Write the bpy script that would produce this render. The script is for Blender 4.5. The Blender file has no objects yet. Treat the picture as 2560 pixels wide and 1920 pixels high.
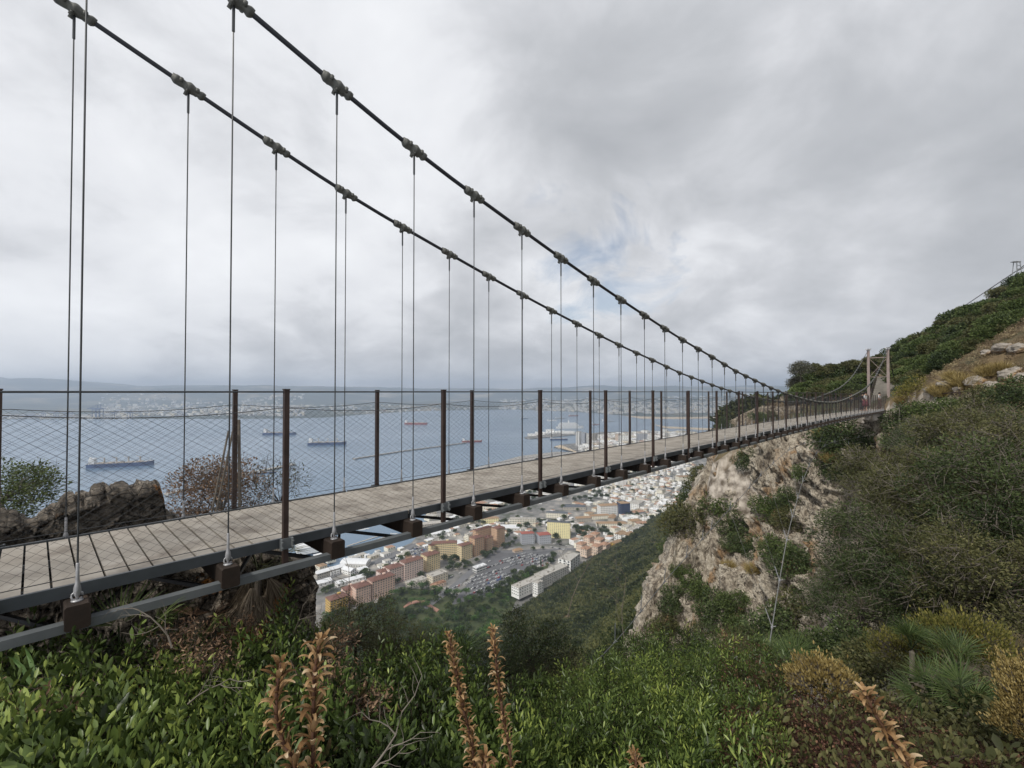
import bpy, math, random
import numpy as np
from mathutils import Vector, Matrix
R_ = random.Random(7); NP = np.random.RandomState(11)
scene = bpy.context.scene; COL = scene.collection; rad = math.radians
# ------------------------------------------------------------------ camera
F = 1138.0; HY = 979.0; PITCH = math.atan(19 / F)
cd = bpy.data.cameras.new('camera'); cam = bpy.data.objects.new('camera', cd); COL.objects.link(cam)
cd.sensor_width = 36; cd.lens = F / 2560 * 36; cd.clip_start = 0.05; cd.clip_end = 60000
cam.location = (0, 0, 0); cam.rotation_euler = (rad(90) + PITCH, 0, 0); scene.camera = cam
# ------------------------------------------------------------------ world
SUN_EL = rad(44); SUNV = Vector((-0.58, -0.81, 0)).normalized()
w = bpy.data.worlds.new('World'); scene.world = w; w.use_nodes = True
nt = w.node_tree; N = nt.nodes; Lk = nt.links; N.clear()
def nd(t, **k):
    n = N.new(t)
    for a, b in k.items(): setattr(n, a, b)
    return n
def mth(op, a, b=None, c=None, clamp=False):
    n = nd('ShaderNodeMath', operation=op); n.use_clamp = clamp
    for i, v in enumerate((a, b, c)):
        if v is None: continue
        if isinstance(v, (int, float)): n.inputs[i].default_value = v
        else: Lk.new(v, n.inputs[i])
    return n.outputs[0]
def noise(vec, scale, detail=6, rough=.55, dist=0):
    n = nd('ShaderNodeTexNoise'); n.inputs['Scale'].default_value = scale; n.inputs['Detail'].default_value = detail
    n.inputs['Roughness'].default_value = rough; n.inputs['Distortion'].default_value = dist; Lk.new(vec, n.inputs['Vector']); return n.outputs['Fac']
def ramp(fac, stops, interp='LINEAR'):
    n = nd('ShaderNodeValToRGB'); n.color_ramp.interpolation = interp; e = n.color_ramp.elements
    while len(e) < len(stops): e.new(0.5)
    for q, (p, c) in zip(e, stops):
        q.position = p; q.color = (c[0], c[1], c[2], 1) if not isinstance(c, (int, float)) else (c, c, c, 1)
    Lk.new(fac, n.inputs[0]); return n.outputs[0]
tc = nd('ShaderNodeTexCoord'); sep = nd('ShaderNodeSeparateXYZ'); Lk.new(tc.outputs['Generated'], sep.inputs[0])
zz = mth('ADD', mth('MAXIMUM', sep.outputs[2], 0.0), 0.42)
cmb = nd('ShaderNodeCombineXYZ'); Lk.new(mth('DIVIDE', sep.outputs[0], zz), cmb.inputs[0]); Lk.new(mth('DIVIDE', sep.outputs[1], zz), cmb.inputs[1]); cmb.inputs[2].default_value = 3.3
cv = cmb.outputs[0]
big = noise(cv, 1.1, 3, .45, .2); fine = noise(cv, 3.4, 7, .55, .25)
mixn = mth('ADD', mth('MULTIPLY', big, .62), mth('MULTIPLY', fine, .50))
# the cloud deck thickens (darker) towards the right, thins towards the left
side = mth('ADD', mth('MULTIPLY', sep.outputs[0], -0.13), -.075)
hz = mth('MULTIPLY', mth('SUBTRACT', 1.0, mth('MULTIPLY', mth('MAXIMUM', sep.outputs[2], 0), 2.2), None, True), .07)
dens = mth('ADD', mth('ADD', mixn, side), hz)
cloud = ramp(dens, [(.32, (.37, .382, .405)), (.42, (.44, .452, .475)), (.50, (.54, .55, .575)), (.58, (.68, .69, .715)), (.72, (.78, .79, .81))])
# inverted so low density = dark belly; gap of blue where the layer breaks
gd = nd('ShaderNodeVectorMath', operation='DISTANCE'); Lk.new(tc.outputs['Generated'], gd.inputs[0]); gd.inputs[1].default_value = Vector((.20, 1, .285)).normalized()
gapn = mth('SUBTRACT', mth('ADD', noise(cv, 3.4, 6, .6, .6), 0.07), mth('MULTIPLY', gd.outputs['Value'], 1.25))
gap = ramp(gapn, [(.44, 0.0), (.60, .6)])
sky = nd('ShaderNodeTexSky', sky_type='NISHITA'); sky.sun_disc = False; sky.sun_elevation = SUN_EL; sky.sun_rotation = math.atan2(SUNV.x, SUNV.y); sky.air_density = 1.0; sky.dust_density = 1.5
b1 = nd('ShaderNodeBackground'); b1.inputs[1].default_value = .09; Lk.new(sky.outputs[0], b1.inputs[0])
b2 = nd('ShaderNodeBackground'); b2.inputs[1].default_value = 1.07; Lk.new(cloud, b2.inputs[0])
ms = nd('ShaderNodeMixShader'); Lk.new(gap, ms.inputs[0]); Lk.new(b2.outputs[0], ms.inputs[1]); Lk.new(b1.outputs[0], ms.inputs[2])
wo = nd('ShaderNodeOutputWorld'); Lk.new(ms.outputs[0], wo.inputs[0])
# ------------------------------------------------------------------ sun
sd = bpy.data.lights.new('sun', 'SUN'); sd.energy = 2.7; sd.angle = rad(6); sd.color = (1, .955, .88)
so = bpy.data.objects.new('sun', sd); COL.objects.link(so)
sv = Vector((SUNV.x * math.cos(SUN_EL), SUNV.y * math.cos(SUN_EL), math.sin(SUN_EL)))
so.rotation_euler = sv.to_track_quat('Z', 'Y').to_euler(); so.location = (-20, -10, 40)
scene.view_settings.view_transform = 'Standard'; scene.view_settings.look = 'None'; scene.view_settings.exposure = 0.22; scene.view_settings.gamma = 1
scene.cycles.max_bounces = 6; scene.cycles.volume_bounces = 0

# ================================================================== helpers
def material(name, stops, scale=1.0, detail=6, rough=.8, bump=0.0, bscale=None, attr=None, spec=.3, metal=0, coords='Object', noise2=None, rough_n=.6, bdist=.02, stretch=None, trans=0, voro=None):
    """procedural material: noise (or per-face attribute) -> colour ramp, optional bump"""
    m = bpy.data.materials.new(name); m.use_nodes = True; t = m.node_tree; n = t.nodes; l = t.links
    p = n['Principled BSDF']; p.inputs['Roughness'].default_value = rough; p.inputs['Specular IOR Level'].default_value = spec; p.inputs['Metallic'].default_value = metal
    tcn = n.new('ShaderNodeTexCoord'); vec = tcn.outputs[coords]
    if stretch:
        mp = n.new('ShaderNodeMapping'); mp.inputs['Scale'].default_value = stretch; l.new(vec, mp.inputs[0]); vec = mp.outputs[0]
    no = n.new('ShaderNodeTexNoise'); no.inputs['Scale'].default_value = scale; no.inputs['Detail'].default_value = detail; no.inputs['Roughness'].default_value = rough_n; l.new(vec, no.inputs['Vector'])
    fac = no.outputs['Fac']
    if attr:
        a = n.new('ShaderNodeAttribute'); a.attribute_name = attr
        ad = n.new('ShaderNodeMath'); ad.operation = 'MULTIPLY_ADD'; l.new(no.outputs['Fac'], ad.inputs[0]); ad.inputs[1].default_value = .35; 
        mm = n.new('ShaderNodeMath'); mm.operation = 'MULTIPLY_ADD'; l.new(a.outputs['Fac'], mm.inputs[0]); mm.inputs[1].default_value = .8; mm.inputs[2].default_value = -.07
        l.new(mm.outputs[0], ad.inputs[2]); fac = ad.outputs[0]
    cr = n.new('ShaderNodeValToRGB'); e = cr.color_ramp.elements
    while len(e) < len(stops): e.new(.5)
    for q, (pp, c) in zip(e, stops): q.position = pp; q.color = (*c, 1)
    l.new(fac, cr.inputs[0]); colr = cr.outputs[0]
    if noise2:   # (scale, lo, hi, colour): patches of a second colour
        n2 = n.new('ShaderNodeTexNoise'); n2.inputs['Scale'].default_value = noise2[0]; n2.inputs['Detail'].default_value = 5; l.new(vec, n2.inputs['Vector'])
        r2 = n.new('ShaderNodeMapRange'); r2.inputs['From Min'].default_value = noise2[1]; r2.inputs['From Max'].default_value = noise2[2]; l.new(n2.outputs['Fac'], r2.inputs[0])
        mx = n.new('ShaderNodeMix'); mx.data_type = 'RGBA'; l.new(r2.outputs[0], mx.inputs[0]); l.new(colr, mx.inputs[6]); mx.inputs[7].default_value = (*noise2[3], 1); colr = mx.outputs[2]
    l.new(colr, p.inputs['Base Color'])
    if bump:
        bn = n.new('ShaderNodeTexNoise'); bn.inputs['Scale'].default_value = bscale or scale * 3; bn.inputs['Detail'].default_value = 8; l.new(vec, bn.inputs['Vector']); hgt = bn.outputs['Fac']
        if voro:
            vo = n.new('ShaderNodeTexVoronoi'); vo.feature = 'DISTANCE_TO_EDGE'; vo.inputs['Scale'].default_value = voro; l.new(vec, vo.inputs['Vector'])
            mr = n.new('ShaderNodeMapRange'); mr.inputs['From Max'].default_value = .12; l.new(vo.outputs['Distance'], mr.inputs[0])
            av = n.new('ShaderNodeMath'); av.operation = 'MULTIPLY_ADD'; l.new(mr.outputs[0], av.inputs[0]); av.inputs[1].default_value = .6; l.new(bn.outputs['Fac'], av.inputs[2]); hgt = av.outputs[0]
        bp = n.new('ShaderNodeBump'); bp.inputs['Strength'].default_value = bump; bp.inputs['Distance'].default_value = bdist; l.new(hgt, bp.inputs['Height']); l.new(bp.outputs[0], p.inputs['Normal'])
    if trans:
        p.inputs['Transmission Weight'].default_value = 0
        tr = n.new('ShaderNodeBsdfTranslucent'); l.new(colr, tr.inputs[0]); mxs = n.new('ShaderNodeMixShader'); mxs.inputs[0].default_value = trans
        l.new(p.outputs[0], mxs.inputs[1]); l.new(tr.outputs[0], mxs.inputs[2]); l.new(mxs.outputs[0], n['Material Output'].inputs['Surface'])
    return m
def flat(name, c, rough=.7, var=.12, scale=3, metal=0, spec=.3, bump=0, coords='Object'):
    d = tuple(x * (1 - var) for x in c); u = tuple(min(1, x * (1 + var)) for x in c)
    return material(name, [(.3, d), (.7, u)], scale=scale, rough=rough, metal=metal, spec=spec, bump=bump, coords=coords)

class MB:
    """collects polygons for ONE mesh"""
    def __init__(s): s.v = []; s.f = []; s.m = []
    def add(s, V, Fc, mi=0):
        o = len(s.v); s.v += [tuple(p) for p in V]; s.f += [tuple(i + o for i in q) for q in Fc]; s.m += [mi] * len(Fc); return s
    def box(s, c, size, rot=None, mi=0):
        x, y, z = (q / 2 for q in size)
        V = [Vector((a * x, b * y, d * z)) for d in (-1, 1) for a, b in ((-1, -1), (1, -1), (1, 1), (-1, 1))]
        if rot is not None: V = [rot @ p for p in V]
        c = Vector(c); V = [p + c for p in V]
        return s.add(V, [(3, 2, 1, 0), (4, 5, 6, 7), (0, 1, 5, 4), (1, 2, 6, 5), (2, 3, 7, 6), (3, 0, 4, 7)], mi)
    def tube(s, pts, r, n=6, mi=0, cap=True):
        pts = [Vector(p) for p in pts]; rs = r if isinstance(r, (list, tuple)) else [r] * len(pts); rings = []
        for i, p in enumerate(pts):
            d = (pts[min(i + 1, len(pts) - 1)] - pts[max(i - 1, 0)]).normalized()
            up = Vector((0, 0, 1)) if abs(d.z) < .95 else Vector((1, 0, 0))
            a = d.cross(up).normalized(); b = a.cross(d)
            rings.append([p + (a * math.cos(2 * math.pi * k / n) + b * math.sin(2 * math.pi * k / n)) * rs[i] for k in range(n)])
        V = [q for rg in rings for q in rg]; Fc = []
        for i in range(len(pts) - 1):
            for k in range(n): k2 = (k + 1) % n; Fc.append((i * n + k, i * n + k2, (i + 1) * n + k2, (i + 1) * n + k))
        if cap: Fc.append(tuple(reversed(range(n)))); Fc.append(tuple((len(pts) - 1) * n + k for k in range(n)))
        return s.add(V, Fc, mi)
    def lathe(s, c, prof, n=10, mi=0, axis=None):
        M = Matrix.Identity(3) if axis is None else Vector(axis).to_track_quat('Z', 'Y').to_matrix(); c = Vector(c)
        V = [c + M @ Vector((r * math.cos(2 * math.pi * k / n), r * math.sin(2 * math.pi * k / n), z)) for r, z in prof for k in range(n)]
        Fc = [(i * n + k, i * n + (k + 1) % n, (i + 1) * n + (k + 1) % n, (i + 1) * n + k) for i in range(len(prof) - 1) for k in range(n)]
        Fc += [tuple(reversed(range(n))), tuple((len(prof) - 1) * n + k for k in range(n))]
        return s.add(V, Fc, mi)
    def build(s, name, mats, parent=None, smooth=False):
        me = bpy.data.meshes.new(name); me.from_pydata([tuple(v) for v in s.v], [], s.f)
        for m in (mats if isinstance(mats, (list, tuple)) else [mats]): me.materials.append(m)
        me.polygons.foreach_set('material_index', s.m)
        if smooth: me.polygons.foreach_set('use_smooth', [True] * len(s.f))
        me.update(); o = bpy.data.objects.new(name, me); COL.objects.link(o)
        if parent is not None: o.parent = parent
        return o
def npmesh(name, V, Q, mat, parent=None, smooth=False, rnd=None, link=True):
    """V (n,3) array, Q (m,4) quads, optional per-vertex value"""
    V = np.asarray(V, np.float32); Q = np.asarray(Q, np.int32); me = bpy.data.meshes.new(name)
    me.vertices.add(len(V)); me.vertices.foreach_set('co', V.ravel()); k = Q.shape[1]
    me.loops.add(Q.size); me.loops.foreach_set('vertex_index', Q.ravel()); me.polygons.add(len(Q))
    me.polygons.foreach_set('loop_start', np.arange(0, Q.size, k, dtype=np.int32)); me.polygons.foreach_set('loop_total', np.full(len(Q), k, np.int32))
    if smooth: me.polygons.foreach_set('use_smooth', np.ones(len(Q), bool))
    if rnd is not None:
        a = me.attributes.new('rnd', 'FLOAT', 'POINT'); a.data.foreach_set('value', np.asarray(rnd, np.float32))
    for m in (mat if isinstance(mat, (list, tuple)) else [mat]): me.materials.append(m)
    me.update(calc_edges=True); me.validate()
    if not link: return me
    o = bpy.data.objects.new(name, me); COL.objects.link(o)
    if parent is not None: o.parent = parent
    return o
def tag(o, label=None, cat=None, group=None, kind=None):
    if label: o['label'] = label
    if cat: o['category'] = cat
    if group: o['group'] = group
    if kind: o['kind'] = kind
    return o
def empty(name, loc=(0, 0, 0), rz=0, parent=None):
    o = bpy.data.objects.new(name, None); COL.objects.link(o); o.location = loc; o.rotation_euler = (0, 0, rz); o.empty_display_size = .2
    if parent is not None: o.parent = parent
    return o
def dup(o, loc=None, rz=None, sc=None, label=None, group=None, parent=None):
    kids = list(o.children)
    c = o.copy(); COL.objects.link(c)
    if parent is not None: c.parent = parent
    if loc is not None: c.location = loc
    if rz is not None: c.rotation_euler = (0, 0, rz)
    if sc is not None: c.scale = sc if isinstance(sc, (tuple, list)) else (sc, sc, sc)
    if label: c['label'] = label
    if group: c['group'] = group
    for k in kids: dup(k, parent=c)
    return c
# value noise (numpy) ------------------------------------------------
_perm = NP.permutation(4096)
def vnoise(x, y, z=0.0):
    x = np.asarray(x, float); y = np.asarray(y, float); z = np.asarray(z, float) + np.zeros_like(x)
    xi, yi, zi = np.floor(x).astype(int), np.floor(y).astype(int), np.floor(z).astype(int)
    fx, fy, fz = x - xi, y - yi, z - zi; fx = fx * fx * (3 - 2 * fx); fy = fy * fy * (3 - 2 * fy); fz = fz * fz * (3 - 2 * fz)
    def h(a, b, c): return _perm[(_perm[(_perm[a & 4095] + b) & 4095] + c) & 4095] / 4095.0
    r = 0
    for dx in (0, 1):
        for dy in (0, 1):
            for dz in (0, 1):
                r = r + h(xi + dx, yi + dy, zi + dz) * (fx if dx else 1 - fx) * (fy if dy else 1 - fy) * (fz if dz else 1 - fz)
    return r
def fbm(x, y, z=0.0, o=5, lac=2.1, g=.5):
    a, s, t = 1, 0, 0
    for k in range(o): s = s + a * (vnoise(np.asarray(x) * lac ** k + 13 * k, np.asarray(y) * lac ** k + 7 * k, np.asarray(z) * lac ** k + 5 * k) - .5); t += a; a *= g
    return s / t * 2
# camera geometry: pixel of the 2560x1920 photograph -> ray ----------
CP, SP = math.cos(PITCH), math.sin(PITCH)
def ray(px, py):
    x = (px - 1280) / F; v = (960 - py) / F
    return Vector((x, CP - v * SP, SP + v * CP))
def atY(px, py, Y): d = ray(px, py); return d * (Y / d.y)
def atZ(px, py, Z): d = ray(px, py); return d * (Z / d.z)

# ================================================================== terrain
LANDZ, SEAZ = -294.0, -300.0
def sr(X, Y):
    X = np.asarray(X, float); Y = np.asarray(Y, float)
    return (X - 52) * .815 - (Y - 680) * .58, X * .58 + Y * .815
def sstep(a, b, x): t = np.clip((x - a) / (b - a), 0, 1); return t * t * (3 - 2 * t)
PROF_S = [-60, 0, 210, 333, 338, 356, 400, 520, 800]
PROF_Z = [-330, -294, -168, -35, -12.7, -1.9, 29, 125, 330]
def terr(X, Y):
    s, r = sr(X, Y)
    far = np.interp(s, PROF_S, PROF_Z)
    nearb = np.interp(s, [-60, 0, 210, 320, 336, 352, 400, 520, 800], [-330, -294, -168, -40, -13, -3.4, 27, 125, 330])
    floor = np.interp(s, [-60, 0, 210, 320, 343, 352, 362, 375, 400], [-330, -294, -168, -52, -36, -18, -5, 8, 27])
    a = sstep(5, 17, r); b = sstep(47, 58, r - 9 * sstep(360, 350, s) if False else r - 10 * (1 - sstep(350, 360, s)))
    z = nearb * (1 - a) + floor * a; z = z * (1 - b) + far * b
    dist = np.sqrt(X * X + Y * Y); amp = np.clip(dist / 60, 0, 1)
    z = z + amp * (fbm(X / 22, Y / 22, 0, 4) * 2.2 + fbm(X / 90, Y / 90, 3, 3) * 6 * np.clip((s - 20) / 100, 0, 1) * np.clip(dist / 200, 0, 1))
    z = z + 7.5 * np.exp(-((X - 38) ** 2 + (Y - 73) ** 2) / 242.0)
    return z
def terr1(x, y): return float(terr(np.array([x]), np.array([y]))[0])
def hit(px, py, y0=15, y1=3000, off=0):
    d = ray(px, py); ys = np.geomspace(y0, y1, 500); X = d.x / d.y * ys; Z = d.z / d.y * ys
    g = np.maximum(terr(X, ys), LANDZ) + off; k = np.argmax(Z < g)
    if not (Z < g).any(): return None
    return Vector((X[k], ys[k], float(g[k]) - off))

M = {}
M['hill'] = hill_m = material('hill_soil', [(.3, (.045, .04, .02)), (.5, (.12, .085, .045)), (.7, (.2, .15, .09))], scale=.35, detail=8, bump=.8, bscale=1.5, bdist=.3, noise2=(.08, .5, .62, (.05, .055, .022)))
_t = hill_m.node_tree; _p = _t.nodes['Principled BSDF']; _src = _p.inputs['Base Color'].links[0].from_socket; _g = _t.nodes.new('ShaderNodeNewGeometry'); _sx = _t.nodes.new('ShaderNodeSeparateXYZ'); _t.links.new(_g.outputs['True Normal'], _sx.inputs[0])
_mr = _t.nodes.new('ShaderNodeMapRange'); _mr.inputs['From Min'].default_value = .62; _mr.inputs['From Max'].default_value = .45; _t.links.new(_sx.outputs[2], _mr.inputs[0]); _no = _t.nodes.new('ShaderNodeTexNoise'); _no.inputs['Scale'].default_value = .8; _no.inputs['Detail'].default_value = 10; _tc = _t.nodes.new('ShaderNodeTexCoord'); _t.links.new(_tc.outputs['Object'], _no.inputs['Vector'])
_cr = _t.nodes.new('ShaderNodeValToRGB'); _cr.color_ramp.elements[0].position = .38; _cr.color_ramp.elements[0].color = (.10, .08, .06, 1); _cr.color_ramp.elements[1].position = .6; _cr.color_ramp.elements[1].color = (.45, .40, .34, 1); _t.links.new(_no.outputs['Fac'], _cr.inputs[0])
_mx = _t.nodes.new('ShaderNodeMix'); _mx.data_type = 'RGBA'; _t.links.new(_mr.outputs[0], _mx.inputs[0]); _t.links.new(_src, _mx.inputs[6]); _t.links.new(_cr.outputs[0], _mx.inputs[7]); _t.links.new(_mx.outputs[2], _p.inputs['Base Color'])
rr = np.concatenate([np.linspace(.8, 12, 40), np.geomspace(12.4, 2600, 260)]); aa = np.radians(np.linspace(-78, 80, 330))
RR, AA = np.meshgrid(rr, aa, indexing='ij'); TX = RR * np.sin(AA); TY = RR * np.cos(AA); TZ = terr(TX, TY)
nr, na = TX.shape; idx = np.arange(nr * na).reshape(nr, na)
TQ = np.stack([idx[:-1, :-1], idx[:-1, 1:], idx[1:, 1:], idx[1:, :-1]], -1).reshape(-1, 4)
V = np.stack([TX, TY, TZ], -1).reshape(-1, 3)
keep = (V[TQ][:, :, 2].max(1) > -312); TQ = TQ[keep]
tag(npmesh('hillside', V, TQ, M['hill'], smooth=True), kind='structure')

# ------------------------------------------------------------------ sea
m = bpy.data.materials.new('sea_water'); m.use_nodes = True; t = m.node_tree; n = t.nodes; l = t.links; p = n['Principled BSDF']
p.inputs['Base Color'].default_value = (.012, .05, .10, 1); p.inputs['Roughness'].default_value = .22; p.inputs['IOR'].default_value = 1.34; p.inputs['Specular IOR Level'].default_value = .5
tcn = n.new('ShaderNodeTexCoord'); bl = None
for sc, st in ((.045, 1.0), (.012, 2.5)):
    mp = n.new('ShaderNodeMapping'); mp.inputs['Scale'].default_value = (sc, sc * 2.2, sc); mp.inputs['Rotation'].default_value = (0, 0, .5); l.new(tcn.outputs['Object'], mp.inputs[0])
    q = n.new('ShaderNodeTexNoise'); q.inputs['Scale'].default_value = 1; q.inputs['Detail'].default_value = 6; q.inputs['Roughness'].default_value = .62; l.new(mp.outputs[0], q.inputs['Vector'])
    bp = n.new('ShaderNodeBump'); bp.inputs['Strength'].default_value = .30; bp.inputs['Distance'].default_value = st; l.new(q.outputs['Fac'], bp.inputs['Height'])
    if bl: l.new(bl, bp.inputs['Normal'])
    bl = bp.outputs[0]
l.new(bl, p.inputs['Normal'])
q = n.new('ShaderNodeTexNoise'); q.inputs['Scale'].default_value = .0012; q.inputs['Detail'].default_value = 5; l.new(tcn.outputs['Object'], q.inputs['Vector'])
cr = n.new('ShaderNodeValToRGB'); cr.color_ramp.elements[0].position = .35; cr.color_ramp.elements[0].color = (.11, .18, .26, 1); cr.color_ramp.elements[1].position = .65; cr.color_ramp.elements[1].color = (.18, .25, .33, 1)
l.new(q.outputs['Fac'], cr.inputs[0]); l.new(cr.outputs[0], p.inputs['Base Color']); M['sea'] = m
b = MB(); b.add([(-9000, -200, SEAZ), (9500, -200, SEAZ), (9500, 16500, SEAZ), (-16000, 16500, SEAZ), (-16000, 3000, SEAZ)], [(0, 1, 2, 3, 4)]); tag(b.build('sea', m), kind='structure')

# ------------------------------------------------------------------ city land
M['asphalt'] = material('city_ground', [(.35, (.07, .08, .05)), (.43, (.15, .148, .14)), (.55, (.22, .21, .195)), (.66, (.38, .35, .31))], scale=.035, detail=8, bump=.1)
M['roadm'] = flat('road_asphalt', (.16, .16, .165), .9, .1, .1); M['lot'] = flat('car_park_asphalt', (.12, .12, .125), .9, .15, .08)
M['sand'] = material('beach_sand', [(.3, (.48, .38, .26)), (.7, (.62, .52, .38))], scale=.05)
M['rockfill'] = material('rock_armour', [(.35, (.10, .09, .08)), (.5, (.3, .28, .25)), (.62, (.62, .6, .57))], scale=.25, detail=9, bump=1, bscale=.5, bdist=1.0, rough_n=.7)
def slab(name, pix, z0, z1, mat, kind='structure', z=None):
    P = [atZ(x, y, z1) for x, y in pix]; k = len(P); b = MB()
    b.add([(q.x, q.y, z1) for q in P] + [(q.x, q.y, z0) for q in P], [tuple(reversed(range(k)))] + [(i, (i + 1) % k, k + (i + 1) % k, k + i) for i in range(k)])
    o = b.build(name, mat)
    return tag(o, kind=kind) if kind else o
COAST = [(300, 1900), (300, 1760), (560, 1500), (760, 1425), (924, 1402), (1028, 1357), (1080, 1300), (1050, 1262), (1100, 1215), (1135, 1190), (1180, 1172), (1240, 1158), (1300, 1141), (1390, 1130), (1452, 1130), (1385, 1117), (1400, 1112), (1440, 1108), (1442, 1092), (1500, 1080), (1600, 1078), (1700, 1080), (1765, 1083), (1900, 1084), (2300, 1100), (2300, 1900)]
slab('city_ground', COAST, SEAZ - 2, LANDZ, M['asphalt'])
slab('breakwater_rubble', [(1138, 1186), (1180, 1171), (1240, 1157), (1300, 1140), (1392, 1129), (1450, 1131), (1400, 1150), (1280, 1172), (1150, 1200)], LANDZ, LANDZ + .8, M['rockfill'])
slab('beach', [(1386, 1116), (1402, 1112), (1440, 1128), (1452, 1136), (1430, 1128)], LANDZ, LANDZ + .5, M['sand'])
slab('car_park', [(1135, 1500), (1225, 1392), (1258, 1376), (1375, 1372), (1392, 1386), (1360, 1405), (1275, 1445), (1220, 1490), (1130, 1512)], LANDZ, LANDZ + .25, M['lot'])
slab('quay_car_park', [(930, 1405), (1030, 1359), (1062, 1360), (1060, 1385), (955, 1425)], LANDZ, LANDZ + .25, M['lot'])
def strip(name, pix, wid, z, mat):
    P = [atZ(x, y, z) for x, y in pix]; V = []; 
    for i, q in enumerate(P):
        d = (P[min(i + 1, len(P) - 1)] - P[max(i - 1, 0)]).normalized(); nn = Vector((-d.y, d.x, 0)) * wid / 2; V += [q + nn, q - nn]
    b = MB(); b.add(V, [(2 * i, 2 * i + 1, 2 * i + 3, 2 * i + 2) for i in range(len(P) - 1)]); return tag(b.build(name, mat), kind='structure')
strip('road', [(1060, 1520), (1140, 1462), (1190, 1418), (1235, 1378), (1290, 1352), (1350, 1338), (1420, 1310)], 12, LANDZ + .4, M['roadm'])
strip('road', [(690, 1490), (850, 1432), (960, 1398), (1060, 1352), (1180, 1295), (1330, 1245), (1440, 1210)], 13, LANDZ + .45, M['roadm'])
strip('road', [(1235, 1378), (1300, 1382), (1400, 1372), (1440, 1372)], 9, LANDZ + .6, M['roadm'])

# ------------------------------------------------------------------ far coast, mountains
M['farland'] = material('far_hills', [(.3, (.03, .045, .035)), (.52, (.06, .075, .055)), (.62, (.22, .19, .13)), (.72, (.42, .37, .3))], scale=.0011, detail=9, rough=.9)
xs = np.linspace(-15500, 9000, 330); ys = np.linspace(4200, 15800, 150); GX, GY = np.meshgrid(xs, ys, indexing='ij')
az = GX / GY
coast = np.interp(az, [-2.2, -1.1, -.55, -.4, -.2, 0, .12, .2, .26, .34, .45, .7, 2], [3800, 4850, 4950, 5200, 7000, 7600, 6800, 6100, 5400, 5200, 5300, 5000, 5000])
dd = (GY - coast)
mt = np.interp(az, [-2.2, -1.15, -1.05, -.95, -.82, -.75, -.6, -.5, -.42, -.2, .05, .2, .3, .45, .7, 2], [700, 640, 560, 500, 400, 410, 400, 385, 400, 330, 340, 400, 350, 390, 420, 500])
z = SEAZ - 8 + 12 * sstep(0, 120, dd) + 60 * sstep(200, 3000, dd) + mt * sstep(2600, 8200, dd + fbm(GX / 1500, GY / 1500, 1, 4) * 1300) * (1 + .12 * fbm(GX / 1100, GY / 1100, 2, 4)) + sstep(300, 2000, dd) * fbm(GX / 900, GY / 900, 5, 5) * 60
nr, na = GX.shape; idx = np.arange(nr * na).reshape(nr, na); Q = np.stack([idx[:-1, :-1], idx[1:, :-1], idx[1:, 1:], idx[:-1, 1:]], -1).reshape(-1, 4)
V = np.stack([GX, GY, z], -1).reshape(-1, 3); Q = Q[V[Q][:, :, 2].max(1) > SEAZ - 7]
tag(npmesh('far_hills', V, Q, M['farland'], smooth=True), kind='structure')
zi = z
def farz(x, y):
    i = int(np.clip(round((x + 15500) / (24500 / 329)), 0, 329)); j = int(np.clip(round((y - 4200) / (11600 / 149)), 0, 149)); return float(zi[i, j])
slab('sand_spit', [(1540, 1035), (1600, 1033), (1700, 1037), (1860, 1036), (1860, 1044), (1700, 1047), (1600, 1046)], SEAZ - 1, SEAZ + 3, M['sand'])
slab('runway_mole', [(1636, 1061), (1665, 1066), (1760, 1070), (1860, 1072), (1860, 1075), (1760, 1073.5), (1660, 1069)], SEAZ - 1, SEAZ + 4, M['sand'])

# ================================================================== BRIDGE
TH = math.atan(1083 / F); BV = Vector((math.sin(TH), math.cos(TH), 0)); NV = Vector((-math.cos(TH), math.sin(TH), 0))
BROT = Matrix(((BV.x, NV.x, 0), (BV.y, NV.y, 0), (0, 0, 1)))
def bp_(t, D, Z): return BV * t + NV * D + Vector((0, 0, Z))
HN0, HS = .2275, .925; TP0, PS = 1.637, 1.85; TEND = 63.45; TSTART = -5.3
def deckz(t): return -float(np.interp(t, [-8, 10, 20, 29.4, 38, 46, 64.2], [1.38, 1.385, 1.40, 1.46, 1.56, 1.66, 1.88]))
def railz(t): return deckz(t) + 1.378
CN = [-5, -3, -1, 1, 3, 5, 7, 9, 11, 13, 15, 16, 17, 18, 19, 20, 21, 22, 24, 26, 28, 32, 36, 40.3, 44.5, 48.6, 54.8, 61.9, 68.2]
CZ = [4.95, 4.62, 4.03, 3.40, 2.80, 2.345, 1.93, 1.555, 1.207, .91, .60, .48, .362, .244, .133, .033, -.064, -.146, -.29, -.41, -.5, -.585, -.5, -.25, .04, .41, 1.34, 2.96, 4.55]
def cablez(n):
    # smooth (Catmull-Rom) through the measured heights
    k = max(1, min(len(CN) - 3, int(np.searchsorted(CN, n)) - 1)); x0, x1, x2, x3 = CN[k - 1:k + 3]; y0, y1, y2, y3 = CZ[k - 1:k + 3]
    if n <= CN[1] or n >= CN[-2]: return float(np.interp(n, CN, CZ))
    t = (n - x1) / (x2 - x1); m1 = (y2 - y0) / (x2 - x0) * (x2 - x1); m2 = (y3 - y1) / (x3 - x1) * (x2 - x1)
    return (2 * t ** 3 - 3 * t * t + 1) * y1 + (t ** 3 - 2 * t * t + t) * m1 + (-2 * t ** 3 + 3 * t * t) * y2 + (t ** 3 - t * t) * m2
DN, DF = 4.42, 6.09; PN, PF = 4.514, 6.027
M['cable'] = flat('main_cable_steel', (.018, .02, .026), .45, .2, 20, spec=.5)
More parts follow.
